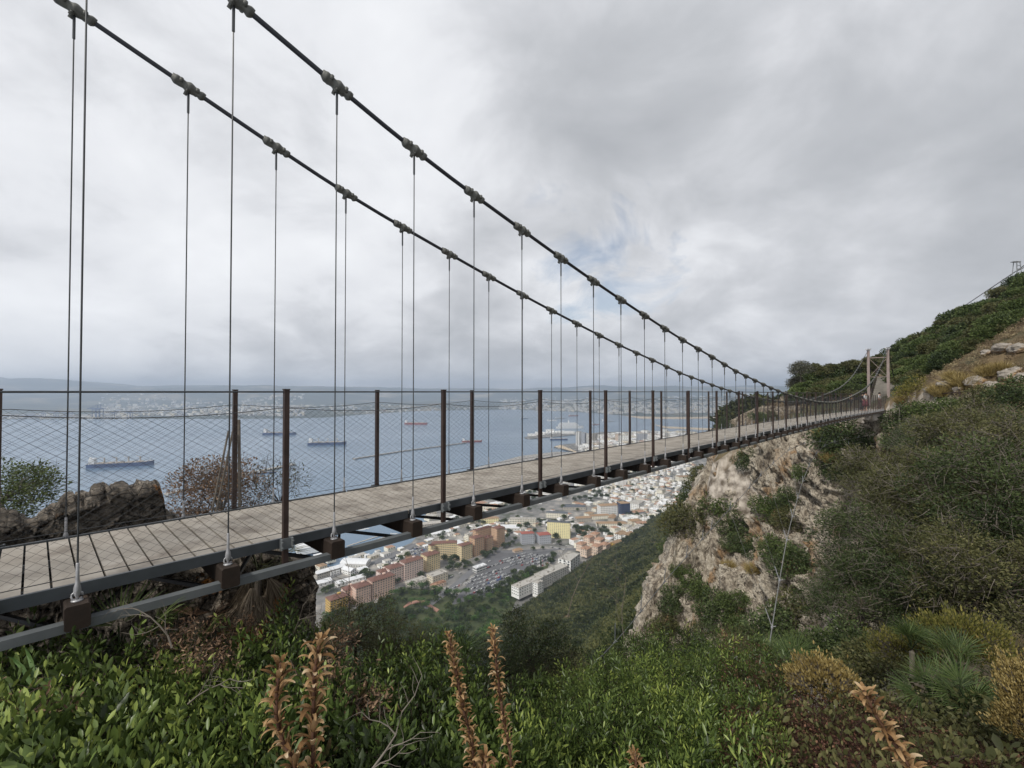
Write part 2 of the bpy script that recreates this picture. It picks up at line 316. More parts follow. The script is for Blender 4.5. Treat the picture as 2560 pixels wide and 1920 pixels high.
M['clampm'] = material('cast_clamp_metal', [(.3, (.055, .056, .05)), (.7, (.145, .145, .13))], scale=14, rough=.6, bump=.15, bscale=90, bdist=.003, spec=.4)
M['galv'] = material('galvanised_fitting', [(.3, (.27, .27, .28)), (.7, (.42, .42, .43))], scale=25, rough=.45, metal=.4)
M['wire'] = flat('hanger_wire', (.03, .033, .036), .4, .2, 30, spec=.5)
M['netw'] = flat('net_wire', (.045, .047, .05), .45, .2, 30, spec=.5)
M['rust'] = material('brown_steel_post', [(.3, (.028, .017, .014)), (.7, (.056, .036, .030))], scale=8, rough=.6, spec=.35)
M['tower'] = material('tower_brown_paint', [(.3, (.21, .165, .15)), (.7, (.28, .225, .205))], scale=2, rough=.6)
M['grey'] = material('grey_edge_steel', [(.3, (.040, .046, .052)), (.7, (.062, .070, .078))], scale=5, rough=.42, spec=.5, bump=.1, bscale=60, bdist=.002)
M['chord'] = material('grey_chord_steel', [(.3, (.10, .11, .115)), (.7, (.14, .15, .155))], scale=5, rough=.4, spec=.5)
M['brace'] = flat('black_brace', (.012, .012, .014), .5, .2, 5)
M['timber'] = material('dark_beam_timber', [(.3, (.012, .009, .007)), (.55, (.034, .023, .017)), (.75, (.085, .06, .042))], scale=3.2, detail=9, rough=.75, bump=.25, bscale=30, bdist=.006, stretch=(1, 1, 1), noise2=(2.5, .6, .8, (.13, .10, .075)))
M['plank'] = material('weathered_plank', [(.25, (.20, .178, .152)), (.5, (.315, .285, .245)), (.75, (.42, .385, .34))], scale=2.2, detail=10, rough=.8, bump=.35, bscale=14, bdist=.004, rough_n=.65, noise2=(3.2, .52, .68, (.19, .165, .14)))
br = empty('suspension_bridge', tuple(bp_(TSTART, 5.25, -1.38)))
tag(br, 'long footbridge with plank deck hung from two dark cables across the gorge', 'suspension bridge')
BR0 = br.location.copy()
def bput(mb, name, mat, parent=None, smooth=False, lab=None):
    mb.v = [(v[0] - BR0.x, v[1] - BR0.y, v[2] - BR0.z) for v in mb.v]
    o = mb.build(name, mat, br if parent is None else parent, smooth)
    if lab: o['label'] = lab
    return o
# deck: one mesh of transverse planks
b = MB(); t = TSTART; rr_ = random.Random(3)
while t < TEND:
    wd = .128; tt = t + wd / 2; z = deckz(tt); gap = .014 if rr_.random() > .2 else .019
    b.box(bp_(tt, (4.535 + 6.005) / 2, z - .019 + rr_.uniform(-.0015, .0015)), (wd, 1.462, .036), BROT)
    t += wd + gap
bput(b, 'deck', M['plank'])
# timber nosing strips let into the planks: dark edge gaps come from the real gaps; stringers below
for D in (4.75, 5.27, 5.79):
    b = MB(); 
    for k in range(18):
        ta, tb = TSTART + k * (TEND - TSTART) / 18, TSTART + (k + 1) * (TEND - TSTART) / 18
        c = (bp_(ta, D, deckz(ta) - .075) + bp_(tb, D, deckz(tb) - .075)) / 2; b.box(c, (tb - ta + .02, .05, .07), BROT)
    bput(b, 'stringer', M['brace'])
# edge channels (two): segments with joints every second beam
for D, nm in ((4.515, 0), (6.025, 1)):
    b = MB(); k0 = -3
    while True:
        ta = HN0 + HS * 3 * k0 + .02; tb = ta + HS * 3 - .028
        if ta > TEND: break
        ta = max(ta, TSTART); tb = min(tb, TEND)
        for j in range(3):
            a, c = ta + (tb - ta) * j / 3, ta + (tb - ta) * (j + 1) / 3
            z0 = (deckz(a) + deckz(c)) / 2
            b.box(bp_((a + c) / 2, D, z0 - .031), (c - a, .028, .088), BROT)
        k0 += 1
    bput(b, 'edge_beam', M['grey'])
# cross beams, chords, braces
NB = [n_ for n_ in range(-5, 69) if TSTART - .2 < HN0 + HS * n_ < TEND]
proto = None
for n_ in NB:
    tb = HN0 + HS * n_; z = deckz(tb)
    if proto is None:
        b = MB(); L = 6.19 - 4.325; r = .012; hw, hh = .067, .083
        pr = [(-hw + r, -hh), (hw - r, -hh), (hw, -hh + r), (hw, hh - r), (hw - r, hh), (-hw + r, hh), (-hw, hh - r), (-hw, -hh + r)]
        V = [BROT @ Vector((x, y, zz_)) for y in (-L / 2, L / 2) for x, zz_ in pr]
        b.add(V, [tuple(range(8)), tuple(range(15, 7, -1))] + [(i, 8 + i, 8 + (i + 1) % 8, (i + 1) % 8) for i in range(8)])
        proto = b.build('cross_beam', M['timber'], br); o = proto
    else:
        o = proto.copy(); COL.objects.link(o)
    o.location = bp_(tb, 5.2575, z - .165) - BR0
for D in (4.39, 6.125):
    b = MB()
    for k in range(len(NB) - 1):
        ta, tb = HN0 + HS * NB[k], HN0 + HS * NB[k + 1]; g = .012 if NB[k] % 6 == 0 else 0
        b.box(bp_((ta + tb) / 2 + g / 2, D, (deckz(ta) + deckz(tb)) / 2 - .232), (tb - ta - g, .078, .062), BROT)
    bput(b, 'lower_chord', M['chord'])
for n_ in NB[:-1]:
    ta, tb = HN0 + HS * n_ + .05, HN0 + HS * (n_ + 1) - .05; z = deckz(ta) - .245; b = MB()
    for (a, c) in ((4.43, 6.09), (6.09, 4.43)):
        p0, p1 = bp_(ta, a, z - (.0 if a < 5 else .032)), bp_(tb, c, z - (.0 if a < 5 else .032)); d = (p1 - p0); rot = d.normalized().to_track_quat('X', 'Z').to_matrix()
        b.box((p0 + p1) / 2, (d.length, .028, .03), rot)
    if n_ < 40: bput(b, 'brace', M['brace'])
# rail posts with brackets
posts = [i for i in range(-3, 35) if TSTART < TP0 + PS * i < TEND + .3]
pp = {}
for sd_, D in ((0, PN), (1, PF)):
    for i in posts:
        t = min(TP0 + PS * i, TEND - .08); z = deckz(t); out = -1 if sd_ == 0 else 1
        if sd_ not in pp:
            b = MB(); b.box((0, 0, .59), (.045, .045, 1.62), BROT); b.box((0, 0, 1.402), (.053, .053, .012), BROT)
            o = b.build('rail_post', M['rust'], br); b = MB()
            b.box(BROT @ Vector((0, out * .031, -.03)), (.115, .010, .10), BROT)
            for dx in (-.047, .047): b.box(BROT @ Vector((dx, out * .05, -.03)), (.012, .028, .10), BROT)
            for dx in (-.047, .047):
                for dz in (-.055, -.005): b.lathe(BROT @ Vector((dx, out * .072, dz)), [(.008, -.008), (.008, .008)], 6, 0, BROT @ Vector((0, 1, 0)))
            b.build('bracket', M['chord'], o); pp[sd_] = o
        else: o = dup(pp[sd_], parent=br)
        o.location = bp_(t, D + (-.03 if sd_ == 0 else .03), z) - BR0
# hand rails (thin steel rope through the post heads)
for D in (PN - .03, PF + .03):
    b = MB(); b.tube([bp_(t, D, railz(t) + .002) for t in np.linspace(TSTART, TEND, 60)], .0085, 6); bput(b, 'hand_rail', M['wire'], smooth=True)
# nets: diamond wire panels with sagging top rope
def nettop(t):
    u = ((t - TP0) / PS) % 1.0; return railz(t) - .145 - .055 * 4 * u * (1 - u)
for sd_, D in ((0, PN), (1, PF)):
    segs = []; b = MB(); ts = np.linspace(TSTART, TEND, 480)
    for fn in (nettop, lambda t: deckz(t) + .06): b.tube([bp_(t, D, fn(t)) for t in ts], .0032, 4, cap=False)
    rows = 19; dwid = .088; ncol = int((TEND - TSTART) / dwid)
    def pt(c, r):  # c in half columns, r in half rows (0..2*rows)
        t = TSTART + c * dwid / 2; zb = deckz(t) + .06; zt = nettop(t); return bp_(t, D, zb + (zt - zb) * r / (2 * rows))
    P0 = []; P1 = []; RD = []
    tc_ = np.arange(0, 2 * ncol + 1)
    for c in range(0, 2 * ncol):
        t = TSTART + c * dwid / 2
        far_ = t > 34
        for r in range(c % 2, 2 * rows, 2):
            P0.append(pt(c, r)); P1.append(pt(c + 1, r + 1))
            if True:
                r2 = r + 1 + (0)
                P0.append(pt(c, r + 2) if r + 2 <= 2 * rows else pt(c, r)); P1.append(pt(c + 1, r + 1))
    P0 = np.array([tuple(q) for q in P0]); P1 = np.array([tuple(q) for q in P1]); k_ = np.linalg.norm(P1 - P0, axis=1) > 1e-4; P0 = P0[k_]; P1 = P1[k_]
    dirv = (P1 - P0); dirv /= np.linalg.norm(dirv, axis=1)[:, None]; ax = np.array(tuple(NV)); a1 = np.tile(ax, (len(P0), 1)); a2 = np.cross(dirv, a1); rad_ = .00095
    V = []; 
    tri = [(math.cos(q), math.sin(q)) for q in (0, 2.094, 4.189)]
    Vn = np.concatenate([np.stack([P + rad_ * (ca * a1 + sa * a2) for ca, sa in tri], 1) for P in (P0, P1)], 1)   # (n,6,3)
    base = (np.arange(len(P0)) * 6)[:, None, None]; qd = np.array([[0, 1, 4, 3], [1, 2, 5, 4], [2, 0, 3, 5]])[None]
    Qn = (base + qd).reshape(-1, 4); Vn = Vn.reshape(-1, 3)
    # ropes appended
    o4 = len(Vn); rv = np.array(b.v); rf = np.array([f for f in b.f if len(f) == 4]) + o4
    Vn = np.concatenate([Vn, rv]) - np.array(tuple(BR0)); Qn = np.concatenate([Qn, rf])
    npmesh('safety_net', Vn, Qn, M['netw'], br)
# main cables with clamps, hangers with sockets
cn_ = np.concatenate([np.arange(-4.9, 62, .5), [62, 68.2]])
HZ = [n_ for n_ in NB if n_ <= 62]
def hanger_mesh(parent, t, D, zb, zt, top=True):
    b = MB(); b.tube([bp_(t, D, zb + .14), bp_(t, D, zt - .08)], .0062, 5); b.tube([bp_(t, D, zt - .26), bp_(t, D, zt - .02)], .012, 6)
    o = bput(b, 'hanger', M['wire']); 
    b = MB(); c = bp_(t, D, zb)
    b.lathe(c, [(.034, 0), (.034, .008), (.012, .012)], 10); R2 = .030
    b.tube([c + Vector((0, 0, .035)) + BROT @ Vector((R2 * math.cos(a), 0, R2 * math.sin(a))) for a in np.linspace(0, 2 * math.pi, 13)], .007, 6)
    b.lathe(c, [(.010, .01), (.010, .03), (.018, .045), (.022, .075), (.019, .100), (.012, .125), (.011, .15), (.010, .26), (.007, .265)], 10)
    bput(b, 'socket', M['galv'], o, True); return o
vis = sorted([(n_, k) for n_ in HZ for k in (0, 1)], key=lambda q: (q[0] < -1, q[0]))[:100]
for k, D in ((0, DN), (1, DF)):
    b = MB(); b.tube([bp_(HN0 + HS * q, D, cablez(q)) for q in cn_], .025, 10)
    mc = bput(b, 'main_cable', M['cable'], smooth=True)
    cl = None; st = MB(); sth = MB()
    for n_ in HZ:
        t = HN0 + HS * n_; zc = cablez(n_); sl = (cablez(n_ + .3) - cablez(n_ - .3)) / (.6 * HS); pit = math.atan(sl)
        if (n_, k) in vis and n_ <= 62:
            hanger_mesh(br, t, D, deckz(t) - .082, zc - .03)
        else:
            sth.tube([bp_(t, D, deckz(t) + .18), bp_(t, D, zc - .03)], .0058, 4); sth.lathe(bp_(t, D, deckz(t) - .082), [(.03, 0), (.028, .09), (.012, .13), (.011, .26)], 6, 1)
        if cl is None:
            b = MB(); n1 = 26; prof = []
            V = []; ns = 14
            for i in range(n1 + 1):
                x = -.155 + .31 * i / n1; u = i / n1
                lobes = .010 * abs(math.sin(u * math.pi * 2.5)) ** 1.0; rbase = .030 + lobes + .008 * math.exp(-((u - .5) / .12) ** 2)
                endt = min(1, min(u, 1 - u) * 9 + .1)
                for q in range(ns):
                    a = 2 * math.pi * q / ns; upw = math.sin(a)
                    r = .0225 + (rbase - .0225) * endt * (1 + .35 * abs(math.cos(a))) + (.016 * math.exp(-((min(u, 1 - u)) / .05) ** 2) * max(0, upw)) + .006 * max(0, math.sin(u * math.pi * 5)) * abs(math.cos(a))
                    V.append(Vector((x, r * math.cos(a), r * math.sin(a) * 1.05)))
            b.add(V, [(i * ns + q, i * ns + (q + 1) % ns, (i + 1) * ns + (q + 1) % ns, (i + 1) * ns + q) for i in range(n1) for q in range(ns)] + [tuple(reversed(range(ns))), tuple(n1 * ns + q for q in range(ns))])
            for sx in (-1, 1):
                for dx in (-.075, .075): b.lathe((dx, sx * .040, .004), [(.017, -.02), (.02, 0), (.017, .02)], 9, 0)
                b.box((0, sx * .026, -.048), (.034, .012, .06))
            b.tube([(0, -.045, -.055), (0, .045, -.055)], .011, 8)
            cl = b.build('clamp', M['clampm'], mc, True); o = cl
            clmesh = b
        elif len([1 for q in HZ if q < n_]) < 50: o = cl.copy(); COL.objects.link(o)
        else: o = None
        rotm = (BROT @ Matrix.Rotation(-pit, 3, 'Y'))
        if o is not None:
            o.location = bp_(t, D, zc) - BR0; o.rotation_euler = rotm.to_euler(); o.scale = (1.05, 1.12, 1.12)
        else:
            st.add([bp_(t, D, zc) + rotm @ Vector((v[0] * 1.05, v[1] * 1.12, v[2] * 1.12)) for v in clmesh.v], clmesh.f)
    tag(bput(st, 'clamp_run', M['clampm'], mc, True), kind='stuff')
    tag(bput(sth, 'hanger_run', [M['wire'], M['galv']]), kind='stuff')
# towers at both ends
for t, zt in ((TEND - .15, 4.55), (-4.45, 4.98)):
    for D in (DN, DF):
        zg = deckz(t) - .3; b = MB(); h1 = zg + (zt - zg) * .62
        b.box(bp_(t, D, (zg + h1) / 2), (.25, .25, h1 - zg), BROT); b.box(bp_(t, D, (h1 + zt) / 2 + .004), (.235, .235, zt - h1 - .01), BROT)
        b.box(bp_(t, D, h1), (.29, .29, .035), BROT); b.box(bp_(t, D, zg + .9), (.28, .28, .03), BROT)
        o = bput(b, 'tower_post', M['tower'])
        b = MB(); b.lathe(bp_(t, D, zt), [(.2, -.02), (.2, .05), (.1, .08), (.09, .14), (.02, .16)], 10)
        for sx in (-1, 1): b.tube([bp_(t + sx * .05, D, zt + .08), bp_(t + sx * .3, D, zt + .14), bp_(t + sx * .36, D, zt + .1)], [.05, .04, .02], 8); b.tube([bp_(t, D + sx * .05, zt + .08), bp_(t, D + sx * .24, zt + .15), bp_(t, D + sx * .28, zt + .12)], [.05, .04, .02], 8)
        bput(b, 'saddle', M['galv'], o)
        e = bp_(t + (9 if t > 0 else -9), D - .4 * (1 if D < 5 else -1), zg + (.6 if t > 0 else 0)); b = MB()
        for k in (-.06, .06): b.tube([bp_(t, D + k, zt), e + Vector((k, 0, 0))], .02, 5)
        bput(b, 'backstay', M['cable'])
    b = MB(); b.box(bp_(t, (DN + DF) / 2, zt - .85), (.07, DF - DN - .26, .08), BROT); b.box(bp_(t, (DN + DF) / 2, zt - 2.95), (.07, DF - DN - .26, .06), BROT)
    for s_ in (0, 1): b.tube([bp_(t + .03 * s_, DN + .14, zt - (1.0, 2.85)[s_]), bp_(t + .03 * s_, DF - .14, zt - (2.85, 1.0)[s_])], .024, 6)
    bput(b, 'tower_brace', M['tower'])
# wind guy cables slung under the deck, with ties up to the beams
M['guy'] = material('galvanised_rope', [(.3, (.17, .17, .165)), (.7, (.28, .28, .27))], scale=20, rough=.5, metal=.3)
G1 = [(1912, 1700, 9.3), (1936, 1530, 11.3), (1967, 1350, 14.2), (1990, 1260, 16.8), (2012, 1190, 19.8), (2040, 1135, 23.5), (2075, 1108, 29), (2120, 1098, 38), (2172, 1090, 46)]
G2 = [(1455, 1690, 12), (1560, 1580, 13.5), (1661, 1455, 16), (1745, 1360, 18.6), (1790, 1310, 20), (1873, 1220, 23.5), (1920, 1170, 26), (1985, 1118, 30), (2050, 1104, 35), (2110, 1110, 41), (2160, 1106, 47)]
for nm, G, Dd in (('near', G1, DN), ('far', G2, DF)):
    P = [atY(g[0], g[1], g[2] * (.9 if nm == 'far' else 1)) for g in G]; fine_ = []
    for i in range(len(P) - 1):
        p0, p1, p2, p3 = P[max(i - 1, 0)], P[i], P[i + 1], P[min(i + 2, len(P) - 1)]
        for k in range(5):
            u = k / 5; fine_.append(.5 * ((2 * p1) + (p2 - p0) * u + (2 * p0 - 5 * p1 + 4 * p2 - p3) * u * u + (3 * p1 - p0 - 3 * p2 + p3) * u ** 3))
    fine_.append(P[-1])
    b = MB(); b.tube(fine_, .012, 6); g = b.build('guy_cable', M['guy']); 
    tag(g, 'grey guy rope running over the near bushes up to the far end of the bridge' if nm == 'near' else 'grey guy rope sagging diagonally across the cliff under the bridge', 'guy rope')
    for k in range(4, len(fine_) - 3, 3 if nm == 'near' else 3):
        q = fine_[k]; t = q.dot(BV); top = bp_(t, Dd, deckz(t) - .26); b = MB(); d = (fine_[k + 1] - fine_[k - 1]).normalized()
        b.tube([q - d * .06, q + d * .06], .024, 6); b.tube([q, q.lerp(top, .10)], .012, 5); b.tube([q, q + Vector((.09, 0, .02))], .008, 4); b.build('rope_grip', M['galv'], g)
        b = MB(); b.tube([q.lerp(top, .1), top], .0028, 4); b.build('tie', M['guy'], g)

# ================================================================== foliage tools
def basis(d, roll):
    d = d / np.linalg.norm(d, axis=1)[:, None]; up = np.where(np.abs(d[:, 2:3]) > .95, np.array([[1., 0, 0]]), np.array([[0, 0, 1.]]))
    a = np.cross(up, d); a /= np.linalg.norm(a, axis=1)[:, None]; b = np.cross(d, a); c, s = np.cos(roll)[:, None], np.sin(roll)[:, None]
    return np.stack([d, a * c + b * s, -a * s + b * c], -1)      # columns: length, width, normal
LEAFV = np.array([[0, 0, 0], [.28, .13, .03], [.66, .155, .035], [1, 0, -.05], [.66, -.155, .035], [.28, -.13, .03], [.42, 0, -.02], [.7, 0, -.03]]); LEAFQ = np.array([[0, 6, 2, 1], [6, 7, 3, 2], [0, 5, 4, 6], [6, 4, 3, 7]])
FLATV = np.array([[0, 0, 0], [.45, .3, 0], [1, 0, .04], [.45, -.3, 0]]); FLATQ = np.array([[0, 3, 2, 1]])
def scat(PV, PQ, B, T, S, rn, S2=None):
    PVs = PV[None] * (S[:, None, None] if S2 is None else np.stack([S, S2, S2], -1)[:, None])
    V = np.einsum('mij,mkj->mki', B, PVs) + T[:, None]; k = len(PV)
    Q = (np.arange(len(T)) * k)[:, None, None] + PQ[None]
    return V.reshape(-1, 3), Q.reshape(-1, 4), np.repeat(rn, k)
def join(parts):
    Vs, Qs, Rs, o = [], [], [], 0
    for V, Q, r in parts: Vs.append(V); Qs.append(Q + o); Rs.append(r); o += len(V)
    return np.concatenate(Vs), np.concatenate(Qs), np.concatenate(Rs)
def rdir(n, rs=NP): v = rs.normal(size=(n, 3)); return v / np.linalg.norm(v, axis=1)[:, None]
def sticks(P0, P1, r0, r1):
    P0 = np.asarray(P0, float); P1 = np.asarray(P1, float); B = basis(P1 - P0, np.zeros(len(P0))); L = []
    for P, r in ((P0, r0), (P1, r1)):
        r = np.broadcast_to(r, (len(P0),))[:, None]
        for a in (0, 2.094, 4.189): L.append(P + r * (math.cos(a) * B[:, :, 1] + math.sin(a) * B[:, :, 2]))
    V = np.stack(L, 1); Q = (np.arange(len(P0)) * 6)[:, None, None] + np.array([[0, 1, 4, 3], [1, 2, 5, 4], [2, 0, 3, 5]])[None]
    return V.reshape(-1, 3), Q.reshape(-1, 4), np.full(len(P0) * 6, .5)
def crown(nleaf, ls, lumps=14, seed=1, flatb=.55, spread=.62, lr=.36, ax=(1, 1, .8), leaf=(FLATV, FLATQ), up=.5, low=1.0):
    """leaf cloud about the origin, unit radius: lumps of leaves with gaps between"""
    rs = np.random.RandomState(seed); C = rdir(lumps, rs) * rs.uniform(.35, 1, (lumps, 1)) ** .5 * spread; C[:, 2] = np.where(C[:, 2] < 0, C[:, 2] * -low + (low - 1) * 0, C[:, 2]) if low > 0 else C[:, 2] * np.where(C[:, 2] < 0, -low, 1)
    C[:, 2] = C[:, 2] * 1.05 - .12
    rL = lr * rs.uniform(.65, 1.25, lumps); k = rs.choice(lumps, nleaf, p=rL ** 2 / (rL ** 2).sum()); d = rdir(nleaf, rs)
    rad_ = rs.uniform(.55, 1.05, nleaf); P = C[k] + d * (rL[k] * rad_)[:, None]
    dd_ = d * .8 + rdir(nleaf, rs) * .8 + np.array([0, 0, up]); rn = np.clip(.5 + .22 * (rs.uniform(-1, 1, lumps))[k] + rs.uniform(-.28, .28, nleaf), 0, 1)
    V, Q, r = scat(leaf[0], leaf[1], basis(dd_, rs.uniform(0, 6.28, nleaf)), P, ls * rs.uniform(.6, 1.3, nleaf), rn)
    return V * np.array(ax), Q, r, C * np.array(ax)
def foliage_mat(name, lo, mid, hi, tr=.18, rough=.6):
    return material(name, [(.1, lo), (.5, mid), (.9, hi)], scale=.8, detail=2, rough=rough, attr='rnd', trans=tr, spec=.25)
M['f_dark'] = foliage_mat('dark_green_leaves', (0.016, 0.028, 0.010), (0.048, 0.069, 0.023), (0.103, 0.132, 0.046))
M['f_mid'] = foliage_mat('green_leaves', (0.025, 0.040, 0.013), (0.069, 0.098, 0.027), (0.138, 0.169, 0.056))
M['f_olive'] = foliage_mat('olive_leaves', (0.034, 0.038, 0.014), (0.086, 0.090, 0.034), (0.161, 0.149, 0.063))
M['f_yel'] = foliage_mat('yellow_green_leaves', (.06, .06, .012), (.16, .145, .03), (.28, .24, .06))
M['f_pine'] = foliage_mat('stone_pine_needles', (.02, .045, .008), (.055, .11, .02), (.10, .18, .04))
M['f_brown'] = foliage_mat('dry_brown_leaves', (.07, .042, .025), (.17, .10, .06), (.32, .22, .14))
M['f_grey'] = foliage_mat('grey_green_leaves', (.04, .042, .03), (.085, .088, .062), (.15, .15, .11))
M['f_straw'] = foliage_mat('dry_straw', (.14, .10, .03), (.28, .21, .075), (.45, .36, .16))
M['bark'] = material('grey_bark', [(.3, (.06, .05, .04)), (.7, (.17, .145, .12))], scale=6, rough=.9, bump=.4, bscale=25, stretch=(1, 1, .25))
M['twig'] = material('grey_twig', [(.3, (.10, .085, .07)), (.7, (.20, .175, .145))], scale=6, rough=.9)
M['branchd'] = material('dark_branch', [(.3, (.03, .022, .018)), (.7, (.09, .065, .05))], scale=6, rough=.9)

def plant_proto(name, mat, nleaf, ls, seed, trunk=.35, ax=(1, 1, .8), lumps=14, twigs=60, leafm=(FLATV, FLATQ), lr=.36, up=.5, spread=.62, tmat='bark', low=1.0):
    """Empty > foliage, trunk ; unit crown radius, ground at z=0"""
    root = empty(name); V, Q, r, C = crown(nleaf, ls, lumps, seed, lr=lr, ax=ax, leaf=leafm, up=up, spread=spread, low=low); h = trunk + ax[2] * .45
    npmesh('foliage', V + [0, 0, h], Q, M[mat], root, rnd=r)
    P0 = [np.array([0, 0, -.25])]; P1 = [np.array([.03, .02, h * .55])]; r0 = [.04]; r1 = [.025]; rs = np.random.RandomState(seed + 5)
    for c in C: P0.append(P1[0]); P1.append(c * .8 + [0, 0, h]); r0.append(.014); r1.append(.004)
    for _ in range(twigs):
        c = C[rs.randint(len(C))] + [0, 0, h]; q0 = c + rdir(1, rs)[0] * lr * rs.uniform(.2, .9); dq = rdir(1, rs)[0] + (q0 - [0, 0, h * .6]) * .9; dq /= np.linalg.norm(dq); ln = lr * rs.uniform(.4, 1.1); q1 = q0 + dq * ln * .5; P0.append(q0); P1.append(q1); r0.append(.0035); r1.append(.0025); P0.append(q1); P1.append(q1 + (dq + rdir(1, rs)[0] * .5) * ln * .5); r0.append(.0025); r1.append(.001)
    V, Q, r = sticks(P0, P1, np.array(r0), np.array(r1)); npmesh('trunk', V, Q, M[tmat], root); return root
_used = set()
def place(proto, loc, rz=0, sc=1, label=None, cat=None, group=None):
    if proto.name not in _used:
        _used.add(proto.name); o = proto; o.location = loc; o.rotation_euler = (0, 0, rz); o.scale = sc if isinstance(sc, (tuple, list)) else (sc,) * 3
    else: o = dup(proto, loc, rz, sc)
    for k in ('group',):
        if k in o: del o[k]
    return tag(o, label, cat, group)
def worley(x, y, seed=0):
    xi, yi = np.floor(x).astype(int), np.floor(y).astype(int); f1 = np.full(x.shape, 9.); f2 = np.full(x.shape, 9.); cid = np.zeros(x.shape)
    for dx in (-1, 0, 1):
        for dy in (-1, 0, 1):
            a, b_ = xi + dx, yi + dy; h1 = _perm[(_perm[(a + seed) & 4095] + b_) & 4095] / 4095.; h2 = _perm[(_perm[(a + 77 + seed) & 4095] + b_ + 31) & 4095] / 4095.
            d = np.hypot(a + h1 - x, b_ + h2 - y); new = d < f1; f2 = np.where(new, f1, np.minimum(f2, d)); cid = np.where(new, h1 * .6 + h2 * .4, cid); f1 = np.where(new, d, f1)
    return f1, f2, cid
def grid_quads(n, m): idx = np.arange(n * m).reshape(n, m); return np.stack([idx[:-1, :-1], idx[1:, :-1], idx[1:, 1:], idx[:-1, 1:]], -1).reshape(-1, 4)

# ================================================================== near rubble wall beyond the deck
M['rubble'] = material('rubble_stone', [(.3, (.03, .025, .02)), (.45, (.11, .092, .072)), (.58, (.23, .195, .155)), (.7, (.42, .375, .31))], scale=4.5, detail=11, rough=.95, bump=1, bscale=16, bdist=.05, rough_n=.72, noise2=(1.7, .585, .64, (.36, .15, .03)))
def wall_t(px, D): zc = F * D / (math.cos(TH) * (2363 - px)); return (zc - D * math.sin(TH)) / math.cos(TH), zc
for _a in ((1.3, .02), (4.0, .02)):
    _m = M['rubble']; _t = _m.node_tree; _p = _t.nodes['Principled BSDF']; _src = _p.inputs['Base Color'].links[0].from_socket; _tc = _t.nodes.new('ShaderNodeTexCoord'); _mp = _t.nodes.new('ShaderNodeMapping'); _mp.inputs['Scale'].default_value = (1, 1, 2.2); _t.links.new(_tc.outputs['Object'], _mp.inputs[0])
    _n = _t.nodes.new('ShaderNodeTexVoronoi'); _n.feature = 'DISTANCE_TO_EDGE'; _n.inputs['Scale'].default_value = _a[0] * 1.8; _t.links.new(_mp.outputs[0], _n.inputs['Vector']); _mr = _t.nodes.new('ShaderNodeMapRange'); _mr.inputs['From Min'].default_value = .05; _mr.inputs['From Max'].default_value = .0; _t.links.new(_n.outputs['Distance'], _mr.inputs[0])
    _mx = _t.nodes.new('ShaderNodeMix'); _mx.data_type = 'RGBA'; _t.links.new(_mr.outputs[0], _mx.inputs[0]); _t.links.new(_src, _mx.inputs[6]); _mx.inputs[7].default_value = (.018, .014, .011, 1); _t.links.new(_mx.outputs[2], _p.inputs['Base Color'])  # dark stain and crack shade painted along the stone joints
WP = [(-1200, 1340), (-400, 1325), (0, 1303), (60, 1298), (110, 1294), (150, 1276), (200, 1254), (262, 1242), (300, 1240), (345, 1238), (350, 1224), (380, 1222), (404, 1226), (412, 1236), (416, 1290), (430, 1302), (560, 1335), (700, 1385), (770, 1400), (800, 1420), (812, 1470)]
D0 = 6.85; tt_, zz2 = [], []
for x, y in WP: t, zc = wall_t(x, D0); tt_.append(t); zz2.append(-(y - HY) / F * zc)
us = np.linspace(tt_[0], tt_[-1], 420); vs = np.linspace(0, 1, 200); U, Vv = np.meshgrid(us, vs, indexing='ij'); top = np.interp(U, tt_, zz2) + .10 * np.floor(fbm(U * 3.5, 0 * U, 4, 3) * 4) / 4 + .05 * fbm(U * 9, 0 * U, 4, 3)
Zw = top + (-7.5 - top) * Vv
warp = fbm(U * 2, Zw * 2, 1, 3) * .25; f1, f2, cid = worley(U * 2.1 + warp, Zw * 6.5 + warp, 3); edge = np.clip((f2 - f1) / .07, 0, 1)
g1_, g2_, c2 = worley(U * 6.3 + warp, Zw * 17, 9)
Dd = D0 - edge * (.03 + .22 * cid + .10 * (fbm(U * 4 + cid * 40, Zw * 4 + cid * 17, 3, 2))) - .05 * np.clip((g2_ - g1_) / .1, 0, 1) * c2 * 1.6 - .05 * fbm(U * 14, Zw * 14, 6, 3) - .25 * fbm(U * .9, Zw * .9, 2, 4) + .25 * Vv * 0 - .9 * Vv ** 2
ends = np.clip((us[-1] - U) / .25, 0, 1); Dd = Dd + (1 - ends ** .5) * .6
W = np.stack([BV.x * U + NV.x * Dd, BV.y * U + NV.y * Dd, Zw], -1)
# cap: coping that runs back from the crest, then down the far side
caps = []
for j, (dx, dz) in enumerate(((.10, .05), (.25, .09), (.42, .06), (.55, -.05), (.62, -.5), (.62, -3))):
    caps.append(W[:, 0] + np.stack([NV.x * dx + 0 * us, NV.y * dx + 0 * us, dz + .10 * (fbm(us * 4, us * 0 + j, 0, 4)) * (j < 4)], -1))
W = np.concatenate([np.stack(caps[::-1], 1), W], 1); n_, m_ = W.shape[:2]; V = W.reshape(-1, 3); Q = grid_quads(n_, m_)
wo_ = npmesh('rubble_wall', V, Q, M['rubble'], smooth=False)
tag(wo_, 'old dark rubble stone wall with orange lichen behind the near end of the footbridge', 'stone wall')

